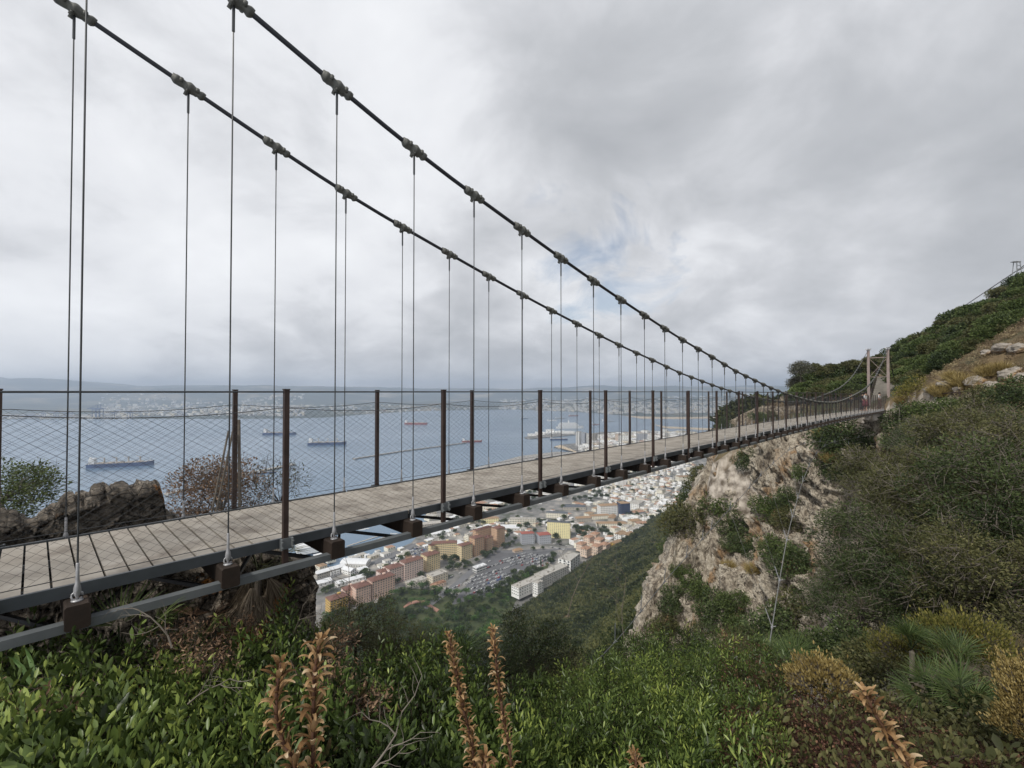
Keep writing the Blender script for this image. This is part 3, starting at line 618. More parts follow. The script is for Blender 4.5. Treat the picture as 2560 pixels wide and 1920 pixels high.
# ================================================================== cliff under the far half of the bridge
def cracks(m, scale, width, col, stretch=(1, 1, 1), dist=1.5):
    # dark joints, stain and crack shade painted into the colour, where a noise field crosses its middle value
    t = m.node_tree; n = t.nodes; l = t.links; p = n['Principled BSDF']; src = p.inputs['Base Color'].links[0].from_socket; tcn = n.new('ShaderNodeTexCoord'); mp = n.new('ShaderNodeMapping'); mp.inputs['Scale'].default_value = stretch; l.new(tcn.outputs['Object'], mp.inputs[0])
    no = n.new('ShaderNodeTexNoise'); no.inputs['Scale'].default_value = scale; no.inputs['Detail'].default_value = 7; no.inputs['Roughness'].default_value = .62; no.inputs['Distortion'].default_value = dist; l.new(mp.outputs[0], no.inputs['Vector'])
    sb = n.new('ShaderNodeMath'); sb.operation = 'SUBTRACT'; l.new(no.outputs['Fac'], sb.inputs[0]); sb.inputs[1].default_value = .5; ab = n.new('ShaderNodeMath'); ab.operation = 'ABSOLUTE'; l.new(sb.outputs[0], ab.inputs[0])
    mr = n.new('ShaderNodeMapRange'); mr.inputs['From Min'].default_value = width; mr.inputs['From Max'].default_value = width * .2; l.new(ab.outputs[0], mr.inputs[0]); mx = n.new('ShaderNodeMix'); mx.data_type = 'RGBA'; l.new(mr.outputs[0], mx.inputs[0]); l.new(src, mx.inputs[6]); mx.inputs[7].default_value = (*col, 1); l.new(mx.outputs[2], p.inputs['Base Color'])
M['cliff'] = material('limestone_cliff', [(.32, (.06, .05, .042)), (.41, (.15, .125, .095)), (.47, (.29, .25, .195)), (.58, (.43, .385, .31)), (.69, (.29, .275, .245))], scale=1.0, detail=13, rough=.9, bump=1.0, bscale=3.2, bdist=.3, rough_n=.72, noise2=(.30, .55, .66, (.25, .16, .085)), stretch=(1, 1, .6))
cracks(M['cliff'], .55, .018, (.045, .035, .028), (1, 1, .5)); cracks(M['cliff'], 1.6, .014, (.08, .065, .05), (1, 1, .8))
topc = [(2262, 1028, 43), (2180, 1046, 45), (2100, 1062, 49), (2000, 1078, 54), (1900, 1098, 59), (1820, 1118, 64), (1788, 1130, 66), (1800, 1135, 74)]
midc = [(2262, 1230, 41), (2170, 1290, 42), (2060, 1330, 46), (1960, 1340, 51), (1860, 1340, 56), (1775, 1330, 61), (1700, 1330, 63), (1712, 1330, 74)]
lowc = [(2230, 1520, 37), (2120, 1560, 38), (2010, 1580, 42), (1900, 1600, 46), (1790, 1600, 51), (1690, 1590, 55), (1600, 1560, 58), (1612, 1540, 70)]
botc = [(2230, 1720, 34), (2120, 1720, 35), (2000, 1720, 38), (1880, 1720, 42), (1750, 1720, 47), (1640, 1720, 51), (1555, 1720, 54), (1575, 1710, 66)]
rows_ = np.array([[tuple(atY(*q)) for q in L] for L in (topc, midc, lowc, botc)])
nu, nv = 380, 420; uu = np.concatenate([np.linspace(0, 6, nu - 30), np.linspace(6.02, 7, 30)]); vv = np.linspace(0, 3, nv)
def interp_grid(Gd, v, u):
    out = np.zeros((len(v), len(u), 3))
    for k in range(3):
        A = np.array([np.interp(u, range(8), Gd[r, :, k]) for r in range(4)])
        for j in range(len(u)):
            out[:, j, k] = np.interp(v, range(4), A[:, j])
    return out
CG = interp_grid(rows_, vv, uu)
for _ in range(12): CG[1:-1, 1:-1] = (CG[1:-1, 1:-1] * 2 + CG[:-2, 1:-1] + CG[2:, 1:-1] + CG[1:-1, :-2] + CG[1:-1, 2:]) / 6
du = np.gradient(CG, axis=1); dv = np.gradient(CG, axis=0); nn_ = np.cross(dv, du); nn_ /= np.linalg.norm(nn_, axis=2)[:, :, None] + 1e-9
if nn_[200, 150, 1] > 0: nn_ = -nn_
X, Y, Z = CG[..., 0], CG[..., 1], CG[..., 2]; X = X * .45 - Y * .9; a_ = X * .9 - Z * .45; c_ = X * .45 + Z * .9   # X: distance along the face
wr = fbm(a_ / 5, c_ / 5, 0, 4) * 1.6
f1, f2, cid = worley(X / 2.4 + wr, Z / 4.2 + wr * .7, 5); g1_, g2_, c2 = worley(X / .8 + wr * 2.2, Z / 1.5 + wr, 8)
disp = fbm(X / 7, Z / 9, 2, 4) * 2.8 + (1 - np.abs(fbm(X / 3.4, Z / 7, 5, 4)) * 2) * .9 + fbm(X / 2.2, Z / 2.8, 25, 5) * 1.3 + 1.5 * np.clip((f2 - f1) / .3, 0, 1) * (.2 + cid) + .42 * np.clip((g2_ - g1_) / .25, 0, 1) * c2 + (1 - np.abs(fbm(X / 1.1, Z / 2.6, 9, 4)) * 2) * .45 + fbm(X * 1.5, Z * 1.5, 1, 4) * .35
disp = disp - 1.5 * np.exp(-(np.abs(fbm(X / 3.2 + Z / 9, Z / 16, 11, 4)) / .035) ** 2) - .2 * np.exp(-(np.abs(fbm(a_ / 7, c_ / 3.5, 14, 4)) / .03) ** 2) - .8 * np.exp(-(np.abs(fbm(X / 1.6 + Z / 8, Z / 7, 21, 4)) / .05) ** 2)
edgef = np.clip(np.minimum(uu / .4, 9)[None, :], 0, 1) * np.interp(uu, [0, 4.9, 6.0, 7], [1, 1, .42, .3])[None, :]
CG = CG + nn_ * (disp * edgef - 1.2)[..., None]
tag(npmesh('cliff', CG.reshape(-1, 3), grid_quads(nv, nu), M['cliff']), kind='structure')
def cliffpt(px, py):
    """point of the cliff surface seen at a photograph pixel"""
    d = CG.reshape(-1, 3); Yc = d[:, 1] * CP + d[:, 2] * SP; x = 1280 + F * d[:, 0] / Yc; y = 960 - F * (d[:, 2] * CP - d[:, 1] * SP) / Yc
    k = np.argmin((x - px) ** 2 + (y - py) ** 2); return Vector(d[k])

# ------------------------------------------------------------------ stairs, path, terrace walls at the far end
M['conc'] = material('pale_concrete_step', [(.3, (.15, .14, .12)), (.7, (.25, .23, .20))], scale=1.5, rough=.9, bump=.2)
st = empty('stone_stairway', tuple(bp_(64, 5.2, -1.9))); tag(st, 'pale stone stairway climbing behind the far bridge towers', 'stairway')
for k in range(15):
    b = MB(); t = 64.1 + .62 * k; z = -1.9 + .245 * (k + 1)
    b.box(Vector(bp_(t + .4, 5.0, z - .55)) - st.location, (.85, 2.3, 1.1), BROT); b.build('step', M['conc'], st)
for D in (3.9, 6.15):
    b = MB(); pts = [bp_(64.3 + .62 * k, D, -1.9 + .245 * (k + 1) + 1.0) - st.location for k in range(0, 15, 2)]; b.tube(pts, .03, 5)
    for q in pts: b.tube([q, q - Vector((0, 0, 1.1))], .035, 5)
    b.build('railing', M['rust'], st)
b = MB(); L0 = atY(2222, 1022, 49.8); L1 = atY(2262, 1024, 45.5)
b.box((L0 + L1) / 2 - Vector((0, -1.2, .12)), (5.2, 3.2, .24), Matrix.Rotation(-.9, 3, 'Z')); tag(b.build('landing', M['conc']), 'pale concrete landing at the foot of the right far tower', 'landing')
hr = empty('path_handrail', tuple(atY(2224, 1022, 49))); tag(hr, 'dark brown handrail running up the path to the right of the far tower', 'handrail')
pts = [atY(x, y, Yd) for x, y, Yd in ((2224, 1004, 48.5), (2252, 999, 46), (2290, 993, 43.5), (2345, 985, 40.5), (2400, 980, 38), (2455, 976, 36), (2512, 971, 34), (2600, 965, 31))]
b = MB(); b.tube([p - hr.location for p in pts], .05, 6); b.build('rail', M['rust'], hr)
for q in pts: b = MB(); b.tube([q - hr.location, q - hr.location - Vector((0, 0, 1.15))], .06, 6); b.build('post', M['rust'], hr)
M['drystone'] = material('terrace_stone', [(.3, (.11, .09, .07)), (.5, (.28, .23, .17)), (.7, (.46, .40, .32))], scale=1.6, detail=10, rough=.9, bump=1, bscale=4, bdist=.2, voro=2.0)
def ter_wall(name, A, B_, h0, h1, lab, th=.6):
    n_ = 60; b = MB(); A = Vector(A); B_ = Vector(B_); d = (B_ - A); L = Vector((d.x, d.y, 0)).length; e = Vector((d.x, d.y, 0)).normalized(); nrm = Vector((e.y, -e.x, 0)); m_ = 14; V = []
    for i in range(n_ + 1):
        for j in range(m_ + 1):
            u, v = i / n_, j / m_; h = h0 + (h1 - h0) * u; p = A + d * u; q = float(fbm(np.array([u * L * 1.1]), np.array([v * h * 1.6]), 3, 3)[0])
            V.append(p + Vector((0, 0, -h * (1 - v) + (q * .3 if j == m_ else 0))) + nrm * (q * .25))
    b.add(V, [(i * (m_ + 1) + j, (i + 1) * (m_ + 1) + j, (i + 1) * (m_ + 1) + j + 1, i * (m_ + 1) + j + 1) for i in range(n_) for j in range(m_)])
    k0 = len(b.v); V2 = [V[i * (m_ + 1) + m_] - nrm * th for i in range(n_ + 1)]; b.v += [tuple(v) for v in V2]
    fs = [(i * (m_ + 1) + m_, (i + 1) * (m_ + 1) + m_, k0 + i + 1, k0 + i) for i in range(n_)]; b.f += fs; b.m += [0] * len(fs)
    return tag(b.build(name, M['drystone']), lab, 'stone wall')
ter_wall('terrace_wall', atY(1893, 1017, 66), atY(2000, 1014, 60), 3.4, 3.0, 'rubble terrace wall seen through the hangers left of the far towers')
ter_wall('terrace_wall', atY(1782, 1074, 68), atY(1893, 1017, 66), 2.2, 3.4, 'sloping rubble wall running down towards the sea beside the terrace')
ter_wall('retaining_wall', atY(1950, 990, 70), atY(2070, 985, 64), 1.2, 1.0, 'low pale wall behind the terrace left of the far towers')

# rocks on the dry slope at upper right
M['lime'] = material('pale_boulder', [(.3, (.13, .11, .09)), (.5, (.30, .27, .235)), (.7, (.42, .39, .355))], scale=.9, detail=11, rough=.9, bump=.9, bscale=3, bdist=.2, noise2=(.7, .55, .65, (.30, .19, .09)))
def rock(name, loc, r, seed, lab, group=None):
    rs = np.random.RandomState(seed); b = MB(); n1, n2 = 26, 36; V = []
    for i in range(n1 + 1):
        for j in range(n2):
            th_, ph = math.pi * i / n1, 2 * math.pi * j / n2; d = np.array([math.sin(th_) * math.cos(ph), math.sin(th_) * math.sin(ph), math.cos(th_)]); V.append(d)
    V = np.array(V); f = 1 + .5 * fbm(V[:, 0] * 1.5 + seed, V[:, 1] * 1.5, V[:, 2] * 1.5, 5) ; f1, f2, cid = worley(V[:, 0] * 2 + seed + V[:, 2], V[:, 1] * 2, seed); f -= .18 * (1 - np.clip((f2 - f1) / .2, 0, 1))
    V = V * f[:, None] * np.array(r)
    Q = [(i * n2 + j, i * n2 + (j + 1) % n2, (i + 1) * n2 + (j + 1) % n2, (i + 1) * n2 + j) for i in range(n1) for j in range(n2)]
    o = npmesh(name, V, np.array(Q)[:, ::-1], M['lime']); o.location = loc; return tag(o, lab, 'rock', group)
for k, (x, y, Yd, r, lab) in enumerate([(2366, 962, 44, (1.6, 1, .7), 'low pale boulder right of the yellow-green bush above the handrail'), (2400, 975, 42, (1.2, .9, .8), 'pale boulder between two straw tussocks just above the handrail'),
        (2440, 955, 44, (2.0, 1.3, 1.2), 'broad white boulder under the largest straw tussock'), (2480, 965, 40, (1.3, 1, .9), 'white boulder at the right of the large straw tussock'), (2520, 940, 42, (1.6, 1.2, 1.1), 'grey white boulder low at the right edge of the dry slope'),
        (2556, 948, 38, (1.2, 1, .8), 'pale boulder cut by the right edge of the picture above the rail'), (2510, 870, 55, (2.4, 1.5, 1.2), 'grey limestone outcrop under the trees at upper right'), (2548, 872, 53, (2.2, 1.6, 1.2), 'grey limestone outcrop at the right edge under the trees'),
        (2466, 880, 58, (1.4, 1, .8), 'small grey outcrop below the dark trees on the dry slope'), (2322, 975, 44, (.9, .7, .6), 'small pale rock at the foot of the yellow-green bush'), (2540, 925, 45, (1.3, .9, .7), 'flat pale rock half way up the dry slope')]):
    q = hit(x, y + 8, 30, 120) or atY(x, y, Yd); f_ = q.y / Yd * .5; rock('rock', (q.x, q.y, q.z + .2), tuple(v * f_ for v in r), 20 + k, lab)

# ================================================================== foliage things
M['f_palm'] = foliage_mat('palm_green', (.022, .036, .011), (.048, .078, .022), (.11, .145, .045))
P_tree = [plant_proto('tree', 'f_dark', 4200, .13, 1, ax=(1, 1, .85), lumps=22, lr=.34), plant_proto('tree', 'f_mid', 4200, .12, 2, ax=(1, 1, .8), lumps=20, lr=.33), plant_proto('tree', 'f_olive', 4200, .12, 3, ax=(1, 1, .75), lumps=24, lr=.30), plant_proto('bush', 'f_grey', 2600, .09, 4, twigs=260, ax=(1, 1, .8), lumps=20, lr=.34, tmat='twig', trunk=.2)]
P_bush = [plant_proto('bush', 'f_dark', 3600, .085, 5, low=-.6, trunk=.05, lumps=16), plant_proto('bush', 'f_mid', 3600, .08, 6, low=-.6, trunk=.05, lumps=18), plant_proto('bush', 'f_olive', 3600, .08, 7, low=-.6, trunk=.05, lumps=18), plant_proto('bush', 'f_yel', 3200, .07, 8, low=-.6, trunk=.05, lumps=18)]
# trees of the ridge at upper right
rs = random.Random(5)
def skyl(x): return np.interp(x, [1960, 1990, 2010, 2040, 2070, 2110, 2160, 2200, 2260, 2330, 2400, 2470, 2520, 2600], [990, 960, 915, 880, 872, 868, 860, 845, 820, 775, 735, 700, 665, 635])
cnt = 0
ridge = []
for k in range(150):
    x = 1995 + 590 * ((k * .618) % 1); y0_ = skyl(x); yb_ = np.interp(x, [1995, 2150, 2240, 2330, 2450, 2590], [985, 975, 945, 925, 880, 850]); y = y0_ + 34 + (k / 150) ** .9 * max(0, yb_ - y0_ - 34)
    if not (2160 < x < 2240 and y > 915): ridge.append((x, y))
nm_r = ['dense dark green tree', 'mid green rounded tree', 'olive green spreading tree']
for k, (x, y) in enumerate(sorted(ridge, key=lambda q: q[1])):
    q = hit(x, y + 26, 46, 140)
    if q is None: q = atY(x, y + 26, 108)
    Yd = q.y; r = rs.uniform(2.1, 3.2) * Yd / 85; q = q + Vector((0, 0, r * .55)); zone = ('at the left end of the ridge wood' if x < 2130 else 'in the ridge wood above the far towers' if x < 2290 else 'in the ridge wood right of the far towers' if x < 2430 else 'in the ridge wood near the right edge') + (' on the skyline' if y - skyl(x) < 60 else '')
    g_ = terr1(q.x, q.y); pr = P_tree[[0, 1, 2, 2, 1, 2, 1][k % 7]]; kk = P_tree.index(pr)
    place(pr, (q.x, q.y, q.z - r * .9), rs.uniform(0, 6), (r, r, r * rs.uniform(.9, 1.2)), nm_r[kk] + ' ' + zone, 'tree', nm_r[kk] + 's ' + zone)
# hillside under those trees is raised to their feet by a shelf
b = MB()
for x, y, Yd, r, pi_, lab, cat in [(2002, 925, 72, 2.6, 3, 'bare grey twiggy bush at the left end of the ridge', 'bush'), (1990, 960, 74, 2.2, 3, 'grey half-bare bush low on the skyline left of the wood', 'bush')]:
    q = atY(x, y, Yd); place(P_tree[pi_], (q.x, q.y, q.z - r * .6), 1, r, lab, cat)
def pb(pi_, q, r, lab, rz=None, squash=1): place(P_bush[pi_], (q.x, q.y, q.z), rs.uniform(0, 6) if rz is None else rz, (r, r, r * squash), lab, 'bush')
for x, y, Yd, r, pi_, lab in [(2292, 985, 44, 2.1, 3, 'bright yellow-green bush beside the right far tower'), (2270, 978, 47.5, 1.7, 0, 'dark green bush behind the yellow-green bush by the tower'), (1895, 1048, 56, 1.5, 1, 'green bush against the terrace wall behind the deck'), (1925, 1045, 58, 1.2, 2, 'olive bush at the foot of the terrace wall'), (1808, 1068, 63, 1.6, 0, 'dark bush at the lower end of the sloping wall'),
        (2190, 985, 60, 1.0, 2, 'low olive bush beside the stairway'), (2268, 1062, 43, 2.3, 0, 'dense dark bush directly under the landing of the far tower'), (2318, 1042, 41, 2.4, 1, 'rounded green bush below the handrail near the far tower'), (2245, 1110, 40, 2.2, 0, 'dark bush at the top right of the cliff below the landing'), (2380, 1035, 37, 2.2, 1, 'green bush covering the foot of the handrail'), (2460, 1010, 34, 1.8, 2, 'olive bush under the right part of the handrail'), (2540, 1000, 31, 1.8, 0, 'dark bush under the handrail at the right edge'), (2120, 1650, 11, 1.0, 0, 'dark bush between the cliff foot and the fan palms'), (2200, 1690, 8.5, .8, 2, 'olive bush behind the reddish heath'), (2040, 1640, 12, 1.0, 1, 'green bush just right of the near guy rope')]:
    q = atY(x, y, Yd); q.z -= r * .2; pb(pi_, q, r, lab)
# bushes growing on the cliff, at the places the photograph shows
CB = [(1800, 1240, 2.6, 1, 'large green bush high on the left edge of the pale cliff'), (1760, 1185, 2.2, 2, 'olive bush on the cliff corner just under the deck'), (1735, 1230, 2.2, 0, 'dark bush hanging on the left shoulder of the cliff'), (1712, 1290, 2.4, 2, 'olive bush left of the cliff, second below the deck'), (1690, 1350, 2.2, 0, 'dark bush at the left foot of the upper cliff'),
      (1930, 1250, 2.3, 1, 'round green bush in the middle of the pale cliff'), (1965, 1235, 1.6, 0, 'dark bush touching the middle green bush on the cliff'), (1870, 1135, 1.7, 0, 'dark bush growing right under the deck on the cliff top'), (2030, 1165, 1.6, 1, 'spiky green bush beside the near guy rope high on the cliff'), (2105, 1075, 2.3, 0, 'dark bush under the far end of the deck'), (2085, 1080, 1.6, 0, 'small dark bush left of the one under the deck end'),
      (1845, 1300, 1.9, 0, 'very dark round bush in the lower left of the cliff'), (1808, 1285, 1.3, 2, 'small olive bush left of the very dark round one'), (1835, 1345, 1.4, 0, 'dark bush just below the very dark round bush'), (1892, 1355, 1.6, 0, 'dark bush at the centre of the lower cliff'), (1952, 1350, 2.0, 1, 'green bush right of the centre of the lower cliff'), (1990, 1395, 2.0, 0, 'dark bush crossed by the near guy rope low on the cliff'), (1975, 1280, 1.6, 2, 'olive bush in the crevice right of the middle bush'),
      (1745, 1440, 2.2, 1, 'leafy green bush on the spur below the cliff, upper'), (1790, 1500, 2.3, 0, 'broad grey-green bush on the ledge below the cliff'), (1680, 1480, 1.9, 0, 'dark bush between the pale rock ribs at lower left'), (1660, 1540, 1.6, 2, 'small olive bush on the lowest rock rib'), (1840, 1480, 1.5, 1, 'fan-shaped green bush at the foot of the cliff'), (1845, 1530, 1.6, 1, 'palm-like bush below the foot of the cliff'), (1700, 1405, 1.4, 1, 'bright green bush at the left end of the rock under the guy rope'),
      (2140, 1130, 2.2, 0, 'dark bush right of the cliff top, near the path'), (2090, 1150, 1.8, 0, 'dark bush at the right edge of the cliff'), (1940, 1560, 2.6, 0, 'large dim bush at the bottom right of the cliff'), (1880, 1600, 2.6, 2, 'large olive bush at the bottom of the cliff'), (1760, 1580, 2.4, 2, 'olive bush below the grey-green bush on the spur'), (1650, 1610, 2.2, 0, 'dark bush at the foot of the lowest rock rib'), (1730, 1630, 2.4, 1, 'green bush below the spur beside the lowest rib'), (1990, 1500, 2.2, 2, 'brownish bush below the cliff beside the guy rope')]
for x, y, r, pi_, lab in CB:
    q = cliffpt(x, y + 14); d = Vector((-q.x, -q.y, 0)).normalized(); q = q + d * r * .35; q.z -= r * .6; pb(pi_, q, r * (1.75 if x < 1765 and y < 1400 else 1.4), lab)
# straw tussocks
def tussock(name, mat, n_, blen, seed, spread=.9):
    rs2 = np.random.RandomState(seed); d = np.stack([rs2.normal(0, .5, n_) * spread, rs2.normal(0, .5, n_) * spread, np.ones(n_)], 1); base = np.stack([rs2.normal(0, .16, n_), rs2.normal(0, .16, n_), np.zeros(n_)], 1)
    bl = np.array([[0, -.012, 0], [0, .012, 0], [.5, .010, .04], [.5, -.010, .04], [.85, .004, -.05], [.85, -.004, -.05], [1., 0, -.16], [1, -.001, -.16]]); bq = np.array([[0, 3, 2, 1], [3, 5, 4, 2], [5, 7, 6, 4]])
    V, Q, r = scat(bl, bq, basis(d, rs2.uniform(0, 6.28, n_)), base, blen * rs2.uniform(.6, 1.15, n_), rs2.uniform(0, 1, n_)); root = npmesh(name, V, Q, M[mat], rnd=r); return root
P_tus = tussock('straw_tussock', 'f_straw', 900, 1.0, 3, 1.5)
for x, y, Yd, r, lab in [(2340, 978, 43, 1.1, 'straw tussock left of the pale boulders above the handrail'), (2352, 985, 42, 1.2, 'straw tussock hanging beside the low pale boulder'), (2408, 965, 43, 1.7, 'large golden straw tussock among the white boulders'), (2252, 1000, 46, .9, 'small straw tussock at the foot of the yellow-green bush'), (2470, 930, 50, 1.5, 'straw tussock high on the dry slope'), (2500, 920, 50, 1.4, 'straw tussock near the right edge of the dry slope'), (2380, 940, 52, 1.3, 'pale straw tussock half way up the dry slope'), (2070, 1150, 47, 1.3, 'golden grass tuft near the top of the cliff'), (2050, 1090, 50, 1.5, 'golden grass tuft under the deck on the cliff top'), (1860, 1160, 60, 1.2, 'golden grass tuft on the pale cliff under the deck'), (1880, 1420, 50, 1.3, 'ochre grass tuft on the lower cliff'), (1820, 1410, 52, 1.1, 'ochre grass tuft left on the lower cliff')]:
    q = atY(x, y, Yd)
    if x < 2100: q = cliffpt(x, y); q += Vector((-.4, -1.0, -.2))
    else:
        h_ = hit(x, y + 12, 30, 120)
        if h_: r *= h_.y / Yd; q = h_
    place(P_tus, tuple(q), rs.uniform(0, 6), r, lab, 'grass tuft')

# --- scrub and woodland on the slopes: nobody could count it ------------------
def crown_protos(k, nl, ls, seed): return [crown(nl, ls, 9, seed + i, lr=.4, spread=.6, ax=(1, 1, .75))[:3] for i in range(k)]
def scatter_stuff(name, pts, rad_, protos, mat, lift=.25, vari=None):
    parts = []; rs2 = np.random.RandomState(9); which = rs2.randint(len(protos), size=len(pts))
    for i, (V, Q, r) in enumerate(protos):
        s = np.where(which == i)[0]
        if not len(s): continue
        a = rs2.uniform(0, 6.28, len(s)); c, si = np.cos(a), np.sin(a); B = np.zeros((len(s), 3, 3)); B[:, 0, 0] = c; B[:, 0, 1] = -si; B[:, 1, 0] = si; B[:, 1, 1] = c; B[:, 2, 2] = 1
        PVs = V[None] * rad_[s][:, None, None]; VV = np.einsum('mij,mkj->mki', B, PVs) + (pts[s] + np.stack([0 * a, 0 * a, rad_[s] * lift], 1))[:, None]
        QQ = (np.arange(len(s)) * len(V))[:, None, None] + Q[None]; tone = rs2.uniform(-.28, .28, len(s)) if vari is None else vari[s]
        RR_ = np.clip(r[None] + tone[:, None], 0, 1); parts.append((VV.reshape(-1, 3), QQ.reshape(-1, 4), RR_.ravel()))
    V, Q, r = join(parts); return tag(npmesh(name, V, Q, M[mat], rnd=r), kind='stuff')
n_ = 60000; rsn = np.random.RandomState(4); Yr = 70 + 1150 * rsn.rand(n_) ** 1.15; Xr = Yr * rsn.uniform(-.42, .62, n_); Zr = terr(Xr, Yr); s_, r_ = sr(Xr, Yr)
px_ = 1280 + F * Xr / Yr; py_ = HY - F * Zr / Yr
ok = (s_ > 2) & (s_ < 345) & (r_ > 60) & (py_ < 1760) & (py_ > 1020) & (px_ > 700)
# visible only: march towards the camera
dist = np.hypot(Xr, Yr)
dens_ = np.interp(dist, [70, 150, 400, 1200], [1, 1, .9, .6]); ok &= rsn.rand(n_) < dens_
vis_ = np.ones(n_, bool)
for f_ in np.linspace(.25, .97, 26): vis_ &= (Zr + 4) * f_ > terr(Xr * f_, Yr * f_) - 1.5
ok &= vis_
pts = np.stack([Xr, Yr, Zr], 1)[ok]; dsel = dist[ok]; print('woodland crowns', len(pts))
tone = fbm(pts[:, 0] / 30, pts[:, 1] / 30, 2, 3) * .7 + rsn.uniform(-.4, .4, len(pts)); rad_ = rsn.uniform(1.8, 3.8, len(pts)) * np.interp(dsel, [60, 300, 900], [.8, 1, 1.35])
nearm = dsel < 260
M['f_wood'] = foliage_mat('slope_wood_leaves', (.013, .021, .008), (.042, .056, .019), (.115, .118, .044))
scatter_stuff('slope_woodland', pts[nearm], rad_[nearm], crown_protos(5, 200, .30, 40), 'f_wood', vari=tone[nearm])
scatter_stuff('lower_woodland', pts[~nearm], rad_[~nearm], crown_protos(6, 66, .5, 50), 'f_wood', vari=tone[~nearm])
# dry scrub and grass on the far bank, around the far towers and on the dry slope
n_ = 5200; Yr = rsn.uniform(34, 110, n_); Xr = Yr * rsn.uniform(.50, 1.2, n_); Zr = terr(Xr, Yr); s_, r_ = sr(Xr, Yr); px_ = 1280 + F * Xr / Yr; py_ = HY - F * Zr / Yr
tb_ = Xr * BV.x + Yr * BV.y; Db_ = Xr * NV.x + Yr * NV.y
ok = (s_ > 338) & (py_ < 1200) & ~((tb_ < 74) & (Db_ > 3.2) & (Db_ < 7)); pts = np.stack([Xr, Yr, Zr], 1)[ok]
M['f_scrub'] = foliage_mat('dry_scrub_leaves', (.09, .065, .04), (.20, .145, .09), (.36, .30, .17)); scatter_stuff('dry_scrub', pts, rsn.uniform(.25, .8, len(pts)), crown_protos(5, 170, .16, 60), 'f_scrub', lift=.1)

# ------------------------------------------------------------------ large wild olives at right (head of the gorge)
LEAFS = (FLATV * [1, .75, 1], FLATQ)
P_olive = [plant_proto('wild_olive', 'f_dark', 30000, .032, 71, trunk=.05, low=-.7, lumps=60, lr=.22, twigs=1300, tmat='twig', leafm=LEAFS, spread=.78, ax=(1, 1, .8)), plant_proto('wild_olive', 'f_olive', 30000, .032, 72, trunk=.05, low=-.7, lumps=60, lr=.22, twigs=1100, tmat='twig', leafm=LEAFS, spread=.78, ax=(1, 1, .8))]
OL = [(2480, 1085, 15.5, 2.9, 1, 'tall grey-twigged wild olive at the right edge below the handrail'), (2385, 1120, 18.5, 2.6, 0, 'dense wild olive right of the cliff, just below the path'), (2270, 1170, 17, 2.6, 1, 'grey-green wild olive beside the upper right of the cliff'), (2560, 1200, 12, 2.8, 0, 'dark wild olive filling the right edge at mid height'), (2400, 1240, 13.5, 2.7, 1, 'twiggy wild olive in the middle of the right hand thicket'), (2210, 1330, 14, 2.3, 0, 'dark wild olive hanging over the right of the cliff'), (2330, 1400, 12, 2.3, 0, 'dark wild olive low in the right hand thicket'), (2500, 1400, 10.5, 2.2, 1, 'wild olive with bare limbs low at the right edge'), (2160, 1480, 13, 1.9, 0, 'low dark wild olive at the lower left of the thicket'), (2325, 1075, 27, 2.2, 0, 'fresh green wild olive directly below the landing'), (2590, 1060, 20, 2.4, 0, 'wild olive at the top right corner of the thicket')]
for x, y, Yd, r, pi_, lab in OL:
    q = atY(x, y, Yd); q.z -= r * .55; place(P_olive[pi_], tuple(q), rs.uniform(0, 6), (r, r, r * .95), lab, 'shrub')
# dark thin-leaved shrubs rising in the centre in front of the valley
CS = [(890, 1560, 8.5, 1.05, 1, 'olive green thin-leaved shrub right of the rock wall end'), (985, 1590, 9, 1.0, 1, 'olive green thin-leaved shrub in front of the park'), (1090, 1640, 9, .9, 0, 'dark thin-leaved shrub left of the tall dry flower spikes'), (1330, 1610, 9, 1.25, 0, 'dark domed shrub in the centre below the white apartment block'), (1250, 1660, 8, .9, 0, 'dark twiggy shrub behind the dry flower spikes'), (1430, 1690, 8, .9, 1, 'brownish shrub below the guy rope in the centre'), (1560, 1660, 12, 1.3, 0, 'dark shrub under the lower end of the diagonal guy rope'), (1760, 1640, 13, 1.5, 0, 'dim green shrub below the rock ribs'), (1900, 1640, 12, 1.3, 1, 'grey-green shrub by the lower near guy rope')]
P_c = [plant_proto('shrub', 'f_dark', 13000, .034, 81, low=-.9, trunk=.05, lumps=30, lr=.26, twigs=500, tmat='branchd', leafm=LEAFS, spread=.72), plant_proto('shrub', 'f_olive', 13000, .034, 82, low=-.9, trunk=.05, lumps=30, lr=.26, twigs=500, tmat='branchd', leafm=LEAFS, spread=.72)]
for x, y, Yd, r, pi_, lab in CS:
    q = atY(x, y, Yd); q.z -= r * .55; place(P_c[pi_], tuple(q), rs.uniform(0, 6), r, lab, 'shrub')
# near bushes beyond the deck at left
q = bp_(*[wall_t(5, 8.2)[0], 8.2, -1.45]); place(plant_proto('bush', 'f_mid', 7000, .05, 90, low=-.8, trunk=.02, lumps=22, twigs=160, leafm=LEAFS, lr=.3), tuple(q), 1, (.82, .82, .72), 'green leafy bush behind the rubble wall at the left edge', 'bush')
q = bp_(wall_t(560, 8.4)[0], 8.4, -2.25); place(plant_proto('dry_bush', 'f_brown', 12000, .042, 91, low=-.8, trunk=.05, lumps=24, twigs=900, lr=.3, tmat='twig', leafm=LEAFS), tuple(q), 2, (1.15, 1.15, 1.15), 'dry brown bush behind the deck next to the rubble wall', 'bush')
q = bp_(wall_t(700, 8.4)[0], 8.4, -2.2); place(plant_proto('thin_bush', 'f_olive', 500, .05, 92, trunk=.05, lumps=10, twigs=260, lr=.35, tmat='branchd'), tuple(q), 0, (.6, .6, 1.1), 'nearly leafless dark twiggy bush beside the post behind the deck', 'bush')
b = MB(); p0 = bp_(wall_t(535, 7.3)[0], 7.3, -1.75); p1 = bp_(wall_t(578, 7.3)[0], 7.3, -.55)
